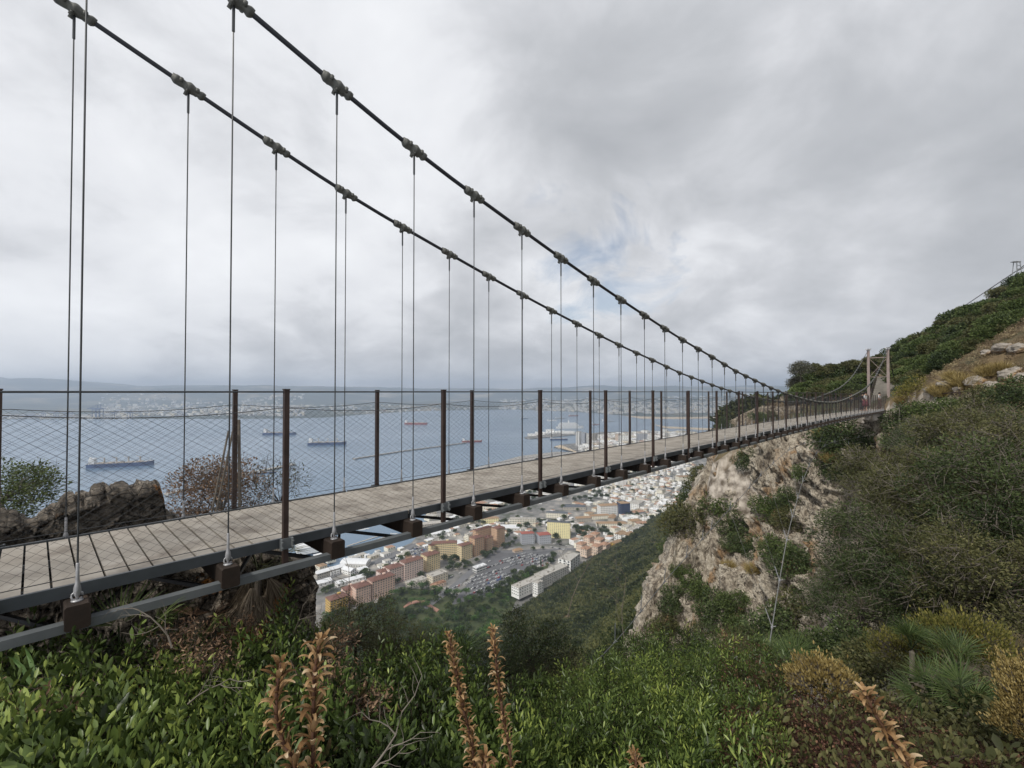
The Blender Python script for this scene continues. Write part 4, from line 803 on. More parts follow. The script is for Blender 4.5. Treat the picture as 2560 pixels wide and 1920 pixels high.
for k in (-.03, .03): b.tube([p0 + Vector((k, 0, 0)), p1 + Vector((k, 0, 0))], .013, 6)
b.tube([bp_(wall_t(603, 7.3)[0], 7.3, -1.8), bp_(wall_t(598, 7.3)[0], 7.3, -.4)], .02, 6); tag(b.build('tripod_pole', M['twig']), 'weathered thin poles leaning together behind the second far post', 'pole')

# ================================================================== foreground
def sprig(nl, L, leafl, seed, wid=1.0):
    """a leafy shoot along +X : leaves spiralled round a stem"""
    rs2 = np.random.RandomState(seed); k = np.arange(nl); u = (k + .8) / nl; a = k * 2.4; el = np.interp(u, [0, 1], [1.15, .35])
    d = np.stack([np.cos(el), np.sin(el) * np.cos(a), np.sin(el) * np.sin(a)], 1) + rs2.normal(0, .12, (nl, 3)); P = np.stack([u * L, .006 * np.cos(a), .006 * np.sin(a)], 1)
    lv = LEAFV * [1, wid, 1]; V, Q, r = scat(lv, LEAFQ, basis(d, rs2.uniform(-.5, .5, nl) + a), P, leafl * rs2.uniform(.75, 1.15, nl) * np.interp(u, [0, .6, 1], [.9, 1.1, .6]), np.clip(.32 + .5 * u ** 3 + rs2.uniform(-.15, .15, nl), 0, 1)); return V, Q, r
def shoots(protos, P, Dr, S, tone, rs2):
    parts = []; wh = rs2.randint(len(protos), size=len(P))
    for i, (V, Q, r) in enumerate(protos):
        s = np.where(wh == i)[0]
        B = basis(Dr[s], rs2.uniform(0, 6.28, len(s))); PVs = V[None] * S[s][:, None, None]; VV = np.einsum('mij,mkj->mki', B, PVs) + P[s][:, None]
        QQ = (np.arange(len(s)) * len(V))[:, None, None] + Q[None]; parts.append((VV.reshape(-1, 3), QQ.reshape(-1, 4), np.clip(r[None] + tone[s][:, None], 0, 1).ravel()))
    return join(parts)
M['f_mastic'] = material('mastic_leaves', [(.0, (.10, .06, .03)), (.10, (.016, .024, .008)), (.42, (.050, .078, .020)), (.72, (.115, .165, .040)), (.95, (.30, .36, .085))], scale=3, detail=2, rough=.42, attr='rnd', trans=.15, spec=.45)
TOPX = [-60, 0, 100, 160, 260, 400, 520, 640, 720, 780, 880, 1000, 1100, 1200, 1300, 1400, 1500, 1620, 1700, 1800, 1900, 1980, 2060, 2700]
TOPY = [1630, 1630, 1570, 1540, 1555, 1560, 1575, 1540, 1520, 1590, 1610, 1590, 1560, 1620, 1690, 1670, 1600, 1560, 1570, 1560, 1600, 1650, 1700, 1760]
YT = [3.3, 3.3, 3.4, 3.5, 3.7, 4.0, 4.2, 4.6, 4.8, 4.8, 5.2, 5.6, 6, 6, 6, 6.2, 6.6, 7.4, 7.6, 7.8, 7.2, 6.5, 6, 5]
YB = [1.9, 1.9, 1.9, 1.9, 1.95, 2.0, 2.05, 2.1, 2.2, 2.2, 2.3, 2.5, 2.6, 2.7, 2.8, 3.0, 3.1, 3.2, 3.2, 3.2, 3.0, 2.9, 2.8, 2.6]
def canopy(n_, x0, x1, rs2, depth=.55, yext=2050):
    px = rs2.uniform(x0, x1, n_); yt = np.interp(px, TOPX, TOPY); v = rs2.rand(n_) ** 1.0; py = yt + 10 + (yext - yt) * v
    u = np.clip((py - yt) / (1920 - yt), 0, 1.15); Yd = 1 / ((1 - u) / np.interp(px, TOPX, YT) + u / np.interp(px, TOPX, YB)); D = np.stack([(px - 1280) / F, np.full(n_, CP) - (960 - py) / F * SP, SP + (960 - py) / F * CP], 1)
    P = D * (Yd / D[:, 1])[:, None]; bump = fbm(P[:, 0] * 1.7, P[:, 1] * 1.7, 0, 4); dn = rs2.rand(n_) ** 1.5 * depth
    P[:, 2] += bump * .22 - dn; P[:, 1] += dn * .3 + bump * .1; return P, dn, bump, u
def thicket(name, n_, x0, x1, leafl, seed, mat, lab, cat, depth=.55, nl=15, L=.26, wid=1.0, tone0=0):
    rs2 = np.random.RandomState(seed); P, dn, bump, u = canopy(n_, x0, x1, rs2, depth); sc = np.clip(rs2.lognormal(-.05, .32, n_), .45, 1.7)
    Dr = np.stack([rs2.normal(0, .45, n_), rs2.normal(-.15, .4, n_), np.ones(n_)], 1); tone = tone0 + fbm(P[:, 0] * 1.3, P[:, 1] * 1.3, 7, 3) * .5 + rs2.uniform(-.2, .16, n_) + (rs2.rand(n_) < .10) * .40 - (rs2.rand(n_) < .22) * .25
    pr = [sprig(nl, L, leafl, seed + i, wid) for i in range(5)]
    V, Q, r = shoots(pr, P - Dr / np.linalg.norm(Dr, axis=1)[:, None] * L * .8, Dr, sc, tone, rs2)
    root = empty(name, tuple(P.mean(0) + [0, 0, -.8])); V = V - np.array(tuple(root.location)); npmesh('foliage', V, Q, M[mat], root, rnd=r)
    k = rs2.choice(n_, min(n_, 900), replace=False); d_ = Dr[k] / np.linalg.norm(Dr[k], axis=1)[:, None]; e = P[k] - np.array(tuple(root.location)); j_ = rs2.normal(0, .06, (len(k), 3))
    V, Q, r = sticks(np.concatenate([e - d_ * L * .5 + j_ - [0, 0, .45], e - d_ * L * .5 + j_ * .3]), np.concatenate([e - d_ * L * .5 + j_ * .3, e + d_ * L * .1]), .0045, .003); npmesh('stem', V, Q, M['branchd'], root)
    return tag(root, lab, cat)
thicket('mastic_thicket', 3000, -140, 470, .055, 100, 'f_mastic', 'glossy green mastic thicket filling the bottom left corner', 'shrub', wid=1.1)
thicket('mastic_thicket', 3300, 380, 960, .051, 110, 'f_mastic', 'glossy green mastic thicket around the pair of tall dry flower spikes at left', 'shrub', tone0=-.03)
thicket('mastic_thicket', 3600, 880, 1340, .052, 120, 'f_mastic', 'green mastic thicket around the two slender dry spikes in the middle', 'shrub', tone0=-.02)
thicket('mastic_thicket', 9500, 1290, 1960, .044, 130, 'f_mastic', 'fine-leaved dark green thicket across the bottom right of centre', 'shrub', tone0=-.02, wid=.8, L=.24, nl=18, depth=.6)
thicket('mixed_thicket', 2600, 1900, 2680, .045, 140, 'f_olive', 'sparse olive green leaves over brown tangle at the bottom right', 'shrub', tone0=.10, wid=1.5, depth=.35, nl=8, L=.22)
# brown tangle (dead heath) bottom right : twigs and tiny dry leaves
M['f_heath'] = foliage_mat('reddish_heath', (.05, .022, .015), (.16, .075, .05), (.34, .20, .12)); rs2 = np.random.RandomState(150); n_ = 60000; P, dn, bump, u = canopy(n_, 1800, 2700, rs2, .40); d = rdir(n_, rs2); d[:, 2] = np.abs(d[:, 2]) * .6
root = empty('dead_heath', tuple(P.mean(0))); o_ = np.array(tuple(root.location)); k = rs2.choice(n_, 16000, replace=False)
V, Q, r = sticks(P[k] - o_ - d[k] * .1 - [0, 0, .04], P[k] - o_ + d[k] * rs2.uniform(.03, .16, (16000, 1)) - [0, 0, .04], .0028, .0012); npmesh('twigs', V, Q, M['f_heath'], root)
V, Q, r = scat(FLATV, FLATQ, basis(rdir(n_, rs2), rs2.uniform(0, 6, n_)), P - o_ - [0, 0, .05], rs2.uniform(.012, .032, n_), rs2.uniform(0, .9, n_)); npmesh('dry_leaves', V, Q, M['f_heath'], root, rnd=r)
tag(root, 'tangle of reddish brown dead heath at the bottom right', 'dead shrub')
# golden dry shrub at the right edge, yellow broom bushes
def dome(name, c, r, n_, ls, mat, seed, lab, cat, stick=900, upw=1.2):
    rs2 = np.random.RandomState(seed); d = rdir(n_, rs2); d[:, 2] = np.abs(d[:, 2]); rr2 = rs2.uniform(.7, 1.03, n_) * (1 + .75 * fbm(d[:, 0] * 3 + seed, d[:, 1] * 3, d[:, 2] * 3, 4)) * np.where(rs2.rand(n_) < .25, rs2.uniform(.9, 1.18, n_), 1); P = d * rr2[:, None] * np.array(r)
    root = empty(name, tuple(c)); V, Q, q_ = scat(FLATV * [1, .7, 1], FLATQ, basis(d + rdir(n_, rs2) * .5 + [0, 0, upw], rs2.uniform(0, 6, n_)), P, ls * rs2.uniform(.6, 1.4, n_), rs2.uniform(0, 1, n_)); npmesh('foliage', V, Q, M[mat], root, rnd=q_)
    k = rs2.choice(n_, stick, replace=False); V, Q, q_ = sticks(P[k] * .55, P[k] * .97, .003, .0014); npmesh('stems', V, Q, M['twig'], root); return tag(root, lab, cat)
M['f_broom'] = foliage_mat('broom_leaves', (.05, .055, .015), (.125, .125, .03), (.24, .21, .06)); dome('dry_shrub', atY(2610, 1850, 2.9), (.21, .21, .46), 22000, .019, 'f_straw', 160, 'golden dry seeding shrub at the right edge near the bottom', 'dry shrub')
dome('broom_bush', atY(2400, 1620, 6.6), (.6, .5, .42), 7000, .045, 'f_broom', 161, 'yellow-green broom bush in front of the right hand thicket', 'bush')
dome('broom_bush', atY(2255, 1640, 7.2), (.42, .4, .34), 4000, .04, 'f_broom', 162, 'smaller yellow broom bush left of the large yellow-green one', 'bush')
dome('dry_grass_bush', atY(2060, 1720, 5.2), (.36, .36, .3), 3500, .04, 'f_straw', 163, 'straw coloured dry bush right of the near guy rope foot', 'bush')
# fan palms
def fan(seed, nb, L, spread, droop, mat, parent, loc, d, name='frond'):
    rs2 = np.random.RandomState(seed); a = np.linspace(-spread, spread, nb) + rs2.normal(0, .02, nb)
    bl = np.array([[.12, -.006, 0], [.12, .006, 0], [.5, .016, -.0], [.5, -.016, 0], [.8, .010, -.05 * droop], [.8, -.010, -.05 * droop], [1., .001, -.16 * droop], [1, -.001, -.16 * droop]]); bq = np.array([[0, 3, 2, 1], [3, 5, 4, 2], [5, 7, 6, 4]])
    di = np.stack([np.cos(a), np.sin(a), rs2.normal(0, .06, nb)], 1); V, Q, r = scat(bl, bq, basis(di, np.zeros(nb) + rs2.normal(0, .3, nb)), np.zeros((nb, 3)), L * rs2.uniform(.85, 1.05, nb), rs2.uniform(.2, .9, nb))
    Mx = Vector(d).to_track_quat('X', 'Z').to_matrix() @ Matrix.Rotation(rs2.uniform(-.6, .6), 3, 'X'); V = V @ np.array(Mx).T; o = npmesh(name, V, Q, M[mat], parent, rnd=r); o.location = loc; return o
M['f_deadpalm'] = foliage_mat('dead_palm_fronds', (.06, .045, .03), (.17, .135, .095), (.34, .28, .21))
def fan_palm(name, loc, n_, L, seed, lab, deadn=0, h=.3, mat='f_mid'):
    root = empty(name, tuple(loc)); rs3 = random.Random(seed); b = MB(); b.tube([(0, 0, -.3), (0, 0, h * .5), (.02, 0, h)], [.12 * L, .12 * L, .08 * L], 9); b.build('trunk', M['bark'], root)
    for k in range(n_):
        a = k * 2.4; el = rs3.uniform(.15, 1.3); d = (math.cos(a) * math.cos(el), math.sin(a) * math.cos(el), math.sin(el)); st_ = rs3.uniform(.25, .5) * L / .5; p = Vector(d) * st_ + Vector((0, 0, h)); o = fan(seed * 50 + k, 22, L * rs3.uniform(.8, 1.1), 1.25, 1, mat, root, p, d)
        bb = MB(); bb.tube([(0, 0, 0), tuple(-Vector(d) * st_)], .006, 4); bb.build('stalk', M[mat], o)
    for k in range(deadn):
        a = k * 2.4 + .5; el = rs3.uniform(-1.45, -1.0); d = (math.cos(a) * math.cos(el), math.sin(a) * math.cos(el), math.sin(el)); p = Vector((math.cos(a) * .13, math.sin(a) * .13, h - rs3.uniform(.05, .3))); fan(seed * 50 + 500 + k, 20, L * rs3.uniform(.9, 1.25), .55, .6, 'f_deadpalm', root, p, d, 'dead_frond')
    return tag(root, lab, 'palm')
fan_palm('fan_palm', bp_(wall_t(650, 6.42)[0], 6.42, -2.65), 7, .36, 3, 'fan palm with green fronds and a skirt of dead ones under the deck', 16, .35, 'f_olive')
fan_palm('fan_palm', bp_(wall_t(500, 6.3)[0], 6.3, -2.9), 2, .3, 4, 'dead fan palm hanging left of the green-topped one under the deck', 12, .2, 'f_brown')
fan_palm('fan_palm', atY(300, 1690, 3.35), 5, .34, 5, 'small fan palm sending spiky green blades up in front of the lower chord at left', 0, .05, 'f_mid')
fan_palm('fan_palm', atY(470, 1680, 3.6), 3, .26, 6, 'young fan palm blades just left of the second cross beam', 0, .05, 'f_mid')
for k, (x, y, Yd, L, lab) in enumerate([(2330, 1770, 4.4, 0.24, 'fan palm with long green blades at lower right'), (2420, 1800, 4.0, 0.24, 'fan palm next to the golden dry shrub'), (2390, 1700, 5.2, 0.26, 'fan palm behind the two lower right ones'), (1975, 1700, 6.2, 0.29, 'fan palm at the foot of the near guy rope'), (1920, 1680, 7, 0.29, 'fan palm left of the near guy rope foot'), (1130, 1680, 6.4, .34, 'bright green bush-like fan palm in the middle foreground'), (2280, 1640, 6.4, 0.26, 'fan palm in front of the dark wild olives')]):
    fan_palm('fan_palm', atY(x, y, Yd), 13, L, 20 + k, lab, 0, .1, 'f_palm')
# leaf litter and low growth over the near ground: nobody could count it
n_ = 5200; rsg = np.random.RandomState(77); Yr = rsg.uniform(1.5, 19, n_); Xr = Yr * rsg.uniform(-.55, 1.25, n_); Zr = terr(Xr, Yr); pts = np.stack([Xr, Yr, Zr], 1); tB = Xr * BV.x + Yr * BV.y; dB = Xr * NV.x + Yr * NV.y; pts = pts[(Zr > -30) & (dB < 3.9)]
scatter_stuff('undergrowth', pts, rsg.uniform(.15, .42, len(pts)), crown_protos(5, 150, .14, 90), 'f_olive', lift=.15)
for k, (x, y, Yd, a0, L_, lab) in enumerate([(430, 1560, 2.9, 1.9, .32, 'pale crooked bare twig in the mastic below the second cross beam'), (470, 1700, 2.5, .6, .26, 'pale thorny twig hooking through the left mastic'), (905, 1900, 1.9, 1.0, .34, 'grey bare branch rising from the bottom edge right of the flower spikes'), (700, 1570, 4.2, 1.3, .5, 'thin grey twigs in front of the rock column'), (870, 1500, 7.5, 1.5, .9, 'thin bare stems in front of the yellow block'), (1420, 1480, 7.5, 1.55, 1.1, 'slim upright bare shoot crossing the long grey block'), (1560, 1540, 8, 1.5, 1.1, 'slim upright shoot in front of the wooded slope')]):
    rs2 = random.Random(500 + k); root_p = atY(x, y + 60, Yd); b = MB()
    def br_(p, ang, ln, r_, dep):
        q = p; pts_ = [p]
        for _ in range(4): ang += rs2.uniform(-.35, .35); q = q + Vector((math.cos(ang), rs2.uniform(-.25, .25), math.sin(ang))) * ln / 4; pts_.append(q)
        b.tube(pts_, [r_ * (1 - .15 * i) for i in range(5)], 5)
        if dep:
            for j in (1, 2, 3, 4): br_(pts_[j], ang + rs2.choice((-1, 1)) * rs2.uniform(.5, 1.0), ln * .5, r_ * .5, dep - 1)
    br_(Vector((0, 0, 0)), a0, L_, .006 if Yd < 5 else .009, 2); o = b.build('bare_twig', M['twig']); o.location = root_p; tag(o, lab, 'twig')
# dead brown twig patches in the mastic
for k, (x, y, Yd, r_, lab) in enumerate([(455, 1590, 3.5, .17, 'dead brown twigs above the mastic left of the rock wall end'), (520, 1640, 3.2, .16, 'second patch of dead twigs in the mastic, lower'), (600, 1570, 4.0, .15, 'rusty dry leaves at the foot of the fan palm'), (820, 1690, 3.2, .17, 'curled brown leaves right of the thickest flower spike'), (905, 1760, 2.9, .14, 'small patch of brown curled leaves in the middle left mastic'), (60, 1800, 2.3, .15, 'brown dead twigs under the sword leaves'), (840, 1600, 4.4, .16, 'dry leaves at the foot of the rock column')]):
    rs2 = np.random.RandomState(300 + k); d = rdir(420, rs2); P = rs2.normal(0, .5, (420, 3)) * r_ * [1.3, 1.1, .7]; root = empty('dead_twigs', tuple(atY(x, y, Yd))); V, Q, q_ = scat(LEAFV, LEAFQ, basis(rdir(420, rs2), rs2.uniform(0, 6, 420)), P, rs2.uniform(.015, .045, 420), rs2.uniform(.1, 1, 420)); npmesh('dry_leaves', V, Q, M['f_brown'], root, rnd=q_)
    V, Q, q_ = sticks(P[:110], P[:110] + rdir(110, rs2) * .09, .0022, .001); npmesh('twigs', V, Q, M['branchd'], root); tag(root, lab, 'dead twigs')
# broad sword leaves at the left edge
b = MB(); M['sword'] = material('pale_green_sword_leaf', [(.3, (.05, .10, .03)), (.7, (.13, .20, .07))], scale=5, rough=.5)
c0 = atY(95, 1745, 2.6)
for (x, y, Yd, w_) in [(18, 1640, 2.7, .03), (62, 1620, 2.75, .035), (20, 1722, 2.5, .04), (150, 1700, 2.7, .045), (170, 1760, 2.5, .04), (45, 1775, 2.4, .04)]:
    e = atY(x, y, Yd); mid = (c0 + e) / 2 + Vector((0, 0, .05)); sidev = (e - c0).cross(Vector((0, 1, 0))).normalized(); V = []
    for p, ww in ((c0, .6), (c0.lerp(mid, .6), 1), (mid, .9), (mid.lerp(e, .55) + Vector((0, 0, .01)), .55), (e, .04)): V += [p - sidev * w_ * ww * .6, p + Vector((0, .012, -.012)), p + sidev * w_ * ww * .6]
    b.add(V, [(3 * i + j, 3 * i + j + 1, 3 * i + j + 4, 3 * i + j + 3) for i in range(4) for j in range(2)])
tag(b.build('sword_leaved_plant', M['sword']), 'plant with broad pale green sword leaves at the left edge', 'plant')
# dry acanthus flower spikes
M['bract'] = material('dry_bract', [(.1, (.055, .028, .013)), (.42, (.22, .125, .055)), (.78, (.44, .29, .15)), (1, (.62, .52, .37))], scale=30, detail=6, rough=.85, attr='rnd', trans=.3, stretch=(1, 1, .4), bump=.6, bscale=160, bdist=.004, spec=.1); M['bstem'] = material('dark_dry_stem', [(.3, (.04, .02, .014)), (.7, (.12, .06, .035))], scale=20, rough=.8)
def spike(pix, Yd, rad_, seed, lab, blen=.05, step=.028):
    P = [atY(x, y, Yd) for x, y in pix]; root = empty('dry_flower_spike', tuple(P[-1])); o_ = P[-1]; P = [p - o_ for p in P]; b = MB(); b.tube(P, [.004] + [.007] * (len(P) - 1), 7); b.build('stem', M['bstem'], root, True)
    rs2 = np.random.RandomState(seed); L = [(P[i + 1] - P[i]).length for i in range(len(P) - 1)]; tot = sum(L); Vs, Qs, Rs, off = [], [], [], 0; s = 0; w = 0
    bl = []; nu_ = 8
    while s < tot:
        q = s; i = 0
        while i < len(L) - 1 and q > L[i]: q -= L[i]; i += 1
        c = np.array(P[i].lerp(P[i + 1], min(1, q / L[i]))); ax = np.array((P[i] - P[i + 1]).normalized()); e1 = np.cross(ax, [0, 1, .1]); e1 /= np.linalg.norm(e1); e2 = np.cross(ax, e1)
        gapw = rs2.rand() < .07 and s > .1
        for k in range(0 if gapw else 5):
            a = k * 1.2566 + w * .63 + rs2.normal(0, .2); out = math.cos(a) * e1 + math.sin(a) * e2; sd3 = np.cross(ax, out); ln = blen * rs2.uniform(.85, 1.75) * min(1, .55 + s / .08); curl = rs2.uniform(.3, 3.0); wd = blen * rs2.uniform(.10, .22); pts_ = []
            ang = rs2.uniform(.2, 1.0); p = c + out * .005
            for j in range(nu_):
                u = j / (nu_ - 1); th_ = ang + curl * u ** 1.6; d = math.cos(th_) * ax + math.sin(th_) * out; ww = wd * math.sin(math.pi * min(1, .12 + .8 * u)) ** .8; dip = -.25 * ww
                nrm_ = np.cross(d, sd3); pts_ += [p - sd3 * ww, p + nrm_ * dip, p + sd3 * ww]; p = p + d * ln / (nu_ - 1)
            Vs.append(np.array(pts_)); Qs.append(np.array([(3 * j + m_, 3 * j + m_ + 1, 3 * j + m_ + 4, 3 * j + m_ + 3) for j in range(nu_ - 1) for m_ in (0, 1)]) + off); off += 3 * nu_; tone = rs2.uniform(.05, .85); Rs.append(np.clip(np.repeat(tone + np.linspace(-.1, .25, nu_), 3), 0, 1))
        s += step * rs2.uniform(.8, 1.2); w += 1
    npmesh('bracts', np.concatenate(Vs), np.concatenate(Qs), M['bract'], root, smooth=True, rnd=np.concatenate(Rs)); return tag(root, lab, 'dry flower spike')
spike([(800, 1598), (786, 1680), (783, 1780), (782, 1880), (784, 1990)], 1.75, .05, 1, 'thickest dry brown flower spike, second from the left', .052, .027)
spike([(702, 1655), (692, 1720), (690, 1790), (705, 1850), (735, 1900), (745, 1990)], 1.7, .05, 2, 'short curled dry flower spike left of the thickest one', .048, .027)
spike([(1122, 1585), (1140, 1680), (1160, 1780), (1180, 1860), (1195, 1990)], 2.25, .05, 3, 'slender dry flower spike leaning right, third from the left', .038, .02)
spike([(1232, 1572), (1243, 1680), (1256, 1780), (1275, 1880), (1285, 1990)], 2.35, .05, 4, 'tallest slender dry flower spike in the middle of the foreground', .036, .02)
spike([(1588, 1885), (1592, 1930), (1596, 1990)], 2.3, .05, 5, 'tip of a dry flower spike poking up at the bottom edge right of centre', .045)
spike([(2160, 1727), (2190, 1790), (2230, 1850), (2275, 1920), (2310, 1990)], 2.0, .05, 6, 'leaning pale brown flower spike at the bottom right', .048)
spike([(1215, 1890), (1205, 1940), (1200, 1990)], 1.8, .05, 7, 'short curled dry flower head at the bottom edge below the slender spikes', .05)

# ================================================================== CITY
G1 = Vector((.717, .697, 0)); GA = math.atan2(G1.y, G1.x)
def wm(name, c): return material(name, [(.3, tuple(x * .88 for x in c)), (.7, c)], scale=.12, detail=8, rough=.9, coords='Object')
WC = {'salmon': (.76, .55, .45), 'pink': (.76, .61, .55), 'ochre': (.55, .36, .10), 'lyellow': (.74, .61, .37), 'beige': (.66, .60, .48), 'orange': (.58, .38, .24), 'grey': (.42, .44, .48), 'pyellow': (.80, .73, .42), 'cream': (.80, .76, .64), 'white': (.84, .84, .82), 'stone': (.42, .39, .34), 'navy': (.03, .045, .10), 'peach': (.70, .56, .45), 'pale': (.62, .61, .58)}
for k, c in WC.items(): M['w_' + k] = wm(k + '_render_wall', c)
M['r_brown'] = material('brown_tile_roof', [(.3, (.13, .065, .05)), (.7, (.20, .105, .08))], scale=1.5, rough=.85); M['r_red'] = material('red_tile_roof', [(.3, (.24, .075, .06)), (.7, (.34, .12, .09))], scale=1.5, rough=.85)
M['r_terra'] = material('terracotta_roof', [(.3, (.27, .155, .10)), (.7, (.42, .26, .18))], scale=1.5, rough=.85); M['r_tan'] = material('tan_tile_roof', [(.3, (.24, .155, .09)), (.7, (.36, .25, .16))], scale=1.5, rough=.85)
M['r_flat'] = material('flat_felt_roof', [(.3, (.33, .31, .28)), (.7, (.46, .44, .40))], scale=.3, rough=.9); M['r_dark'] = flat('dark_slate_roof', (.10, .11, .125), .7, .15, .5); M['r_white'] = material('white_metal_roof', [(.3, (.62, .63, .64)), (.7, (.74, .75, .76))], scale=.3, rough=.6)
M['glass'] = flat('dark_window', (.035, .045, .055), .25, .2, 2, spec=.6); M['trim'] = flat('pale_trim', (.7, .68, .64), .8, .06, 1)
WINM = {}
def win_mesh(w_, h_):
    k = (round(w_, 1), round(h_, 1))
    if k not in WINM:
        b = MB(); b.box((0, .05, 0), (w_, .12, h_)); b.box((0, -.06, -h_ / 2 - .08), (w_ + .3, .28, .12), None, 1); o = b.build('window', [M['glass'], M['trim']]); WINM[k] = o.data; bpy.data.objects.remove(o)
    return WINM[k]
def roofmesh(b, kind, L, W, H, h=3.2, ov=.6, mi=0, c=(0, 0)):
    x, y = L / 2 + ov, W / 2 + ov; cx, cy = c
    if kind == 'hip':
        r = max(0, x - y) if L > W else 0; r2 = max(0, y - x) if W > L else 0
        V = [(-x, -y, H), (x, -y, H), (x, y, H), (-x, y, H), (-r, -r2, H + h), (r, r2, H + h)]
        if L >= W: Fc = [(0, 1, 5, 4), (2, 3, 4, 5), (1, 2, 5), (3, 0, 4)]
        else: Fc = [(0, 1, 4), (1, 2, 5, 4), (2, 3, 5), (3, 0, 4, 5)]
        Fc.append((3, 2, 1, 0))
    elif kind == 'gable': V = [(-x, -y, H), (x, -y, H), (x, y, H), (-x, y, H), (-x, 0, H + h), (x, 0, H + h)]; Fc = [(0, 1, 5, 4), (2, 3, 4, 5), (1, 2, 5), (3, 0, 4), (3, 2, 1, 0)]
    elif kind == 'vault':
        n1 = 8; V = []; 
        for i in range(n1 + 1): a = math.pi * i / n1; V += [(-x, -y * math.cos(a), H + h * math.sin(a)), (x, -y * math.cos(a), H + h * math.sin(a))]
        Fc = [(2 * i, 2 * i + 1, 2 * i + 3, 2 * i + 2) for i in range(n1)] + [tuple(2 * i + 1 for i in range(n1 + 1)), tuple(2 * i for i in range(n1, -1, -1))]
    b.add([(vx + cx, vy + cy, vz) for vx, vy, vz in V], Fc, mi)
def block(name, lab, cat, px, py, L, W, H, wall, roof, kind, rows, cols, colw=2, ang=0, ww=1.6, wh=1.5, floor=None, group=None, z=LANDZ, extra=None, loc=None, nbay=None, sunk=3):
    p = loc or atZ(px, py, z); root = empty(name, (p.x, p.y, p.z), GA + ang); b = MB(); b.box((0, 0, (H - sunk) / 2), (L, W, H + sunk))
    if rows > 4:
        for k in range(1, 3): b.box((0, 0, H * k / 3), (L + .25, W + .25, .25))
    b.build('wall', M['w_' + wall], root)
    b = MB()
    if kind in ('flat', 'parapet'):
        b.box((0, 0, H + .1), (L - .6, W - .6, .3))
        for sx, sy, lx, ly in ((0, -1, L + .1, .35), (0, 1, L + .1, .35), (-1, 0, .35, W - .62), (1, 0, .35, W - .62)): b.box((sx * (L / 2 - .15), sy * (W / 2 - .15), H + .45), (lx, ly, 1.0))
        r0 = random.Random(int(px + py)); 
        for k in range(3 + int(L / 12)): b.box((r0.uniform(-L / 2 + 2, L / 2 - 2), r0.uniform(-W / 2 + 2, W / 2 - 2), H + 1.0), (r0.uniform(1, 3), r0.uniform(1, 3), r0.uniform(.8, 2.4)))
    else: roofmesh(b, kind, L, W, H + .02, 3.0 if kind != 'vault' else 4)
    b.build('roof', M['r_' + roof], root)
    if kind == 'hip' and H > 18: b = MB(); b.box((L * .12, 0, H + 2.2), (3.6, 3, 3.2)); b.box((L * .12, 0, H + 3.95), (4.2, 3.6, .3)); b.build('roof_hut', M['w_' + wall], root)
    n = 0; spill = MB(); fh = H / rows if rows else 0
    d0 = Vector((-p.x, -p.y, 0)).normalized(); me = win_mesh(ww, wh)
    for (ax, sgn, length, cc) in (('y', -1, L, cols), ('y', 1, L, cols), ('x', -1, W, colw), ('x', 1, W, colw)):
        nl = Vector((0, sgn, 0)) if ax == 'y' else Vector((sgn, 0, 0)); nw = Matrix.Rotation(GA + ang, 3, 'Z') @ nl
        if nw.dot(d0) < -.15 or not rows: continue
        for r in range(rows):
            for c in range(cc):
                u = (c + .5) / cc * length - length / 2; zc = fh * (r + .52)
                if ax == 'y': pos = Vector((u, sgn * (W / 2 + .02), zc)); rz = 0 if sgn < 0 else math.pi
                else: pos = Vector((sgn * (L / 2 + .02), u, zc)); rz = math.pi / 2 * (1 if sgn > 0 else -1)
                if n < 100: o = bpy.data.objects.new('window', me); COL.objects.link(o); o.parent = root; o.location = pos; o.rotation_euler = (0, 0, rz); n += 1
                else: spill.box(pos, (ww, .14, wh) if ax == 'y' else (.14, ww, wh))
    if spill.v: tag(spill.build('window_rows', M['glass'], root), kind='stuff')
    if extra: extra(root, L, W, H)
    return tag(root, lab, cat, group)
def z5(x, y): return 750 + x / 3.16, 1150 + y / 3.16
def z6(x, y): return 1300 + x / 4.424, 1100 + y / 4.424
def B5(n, lab, x, y, *a, **k): return block(n, lab, 'building', *z5(x, y), *a, **k)
def B6(n, lab, x, y, *a, **k): return block(n, lab, 'building', *z6(x, y), *a, **k)
B5('apartment_block', 'ochre yellow apartment block with brown roof, lowest left of the town', 290, 1195, 24, 16, 20, 'ochre', 'brown', 'hip', 6, 6, 4)
B5('apartment_block', 'low salmon apartment wing with brown hipped roof, leftmost of the salmon blocks', 385, 1120, 16, 14, 20, 'salmon', 'brown', 'hip', 6, 4, 3)
B5('apartment_block', 'salmon apartment block with a brown hipped roof beside the ochre one', 480, 1120, 22, 17, 24, 'salmon', 'brown', 'hip', 7, 6, 4)
B5('apartment_block', 'taller salmon apartment block with long brown roof behind the park trees', 640, 1065, 36, 16, 26, 'salmon', 'brown', 'hip', 8, 9, 4)
B5('apartment_block', 'low pale pink wing at the left end of the pink row', 655, 975, 16, 14, 20, 'pink', 'brown', 'hip', 6, 4, 3)
B5('apartment_block', 'pale pink apartment block with brown hipped roof', 740, 960, 24, 18, 24, 'pink', 'brown', 'hip', 7, 6, 4)
B5('apartment_block', 'taller pale pink apartment block at the right of the pink row', 880, 920, 34, 16, 27, 'pink', 'brown', 'hip', 8, 8, 4)
B5('apartment_block', 'light yellow apartment block with a brown roof between the pink and the slotted ones', 1030, 860, 26, 18, 26, 'lyellow', 'brown', 'hip', 8, 6, 4)
B5('office_building', 'beige rounded block with grey flat roof in front of the light yellow one', 1085, 955, 28, 17, 12, 'beige', 'flat', 'flat', 3, 6, 4)
B5('office_building', 'low cream wing with flat roof beside the beige block', 920, 985, 30, 15, 7, 'cream', 'flat', 'flat', 2, 7, 3)
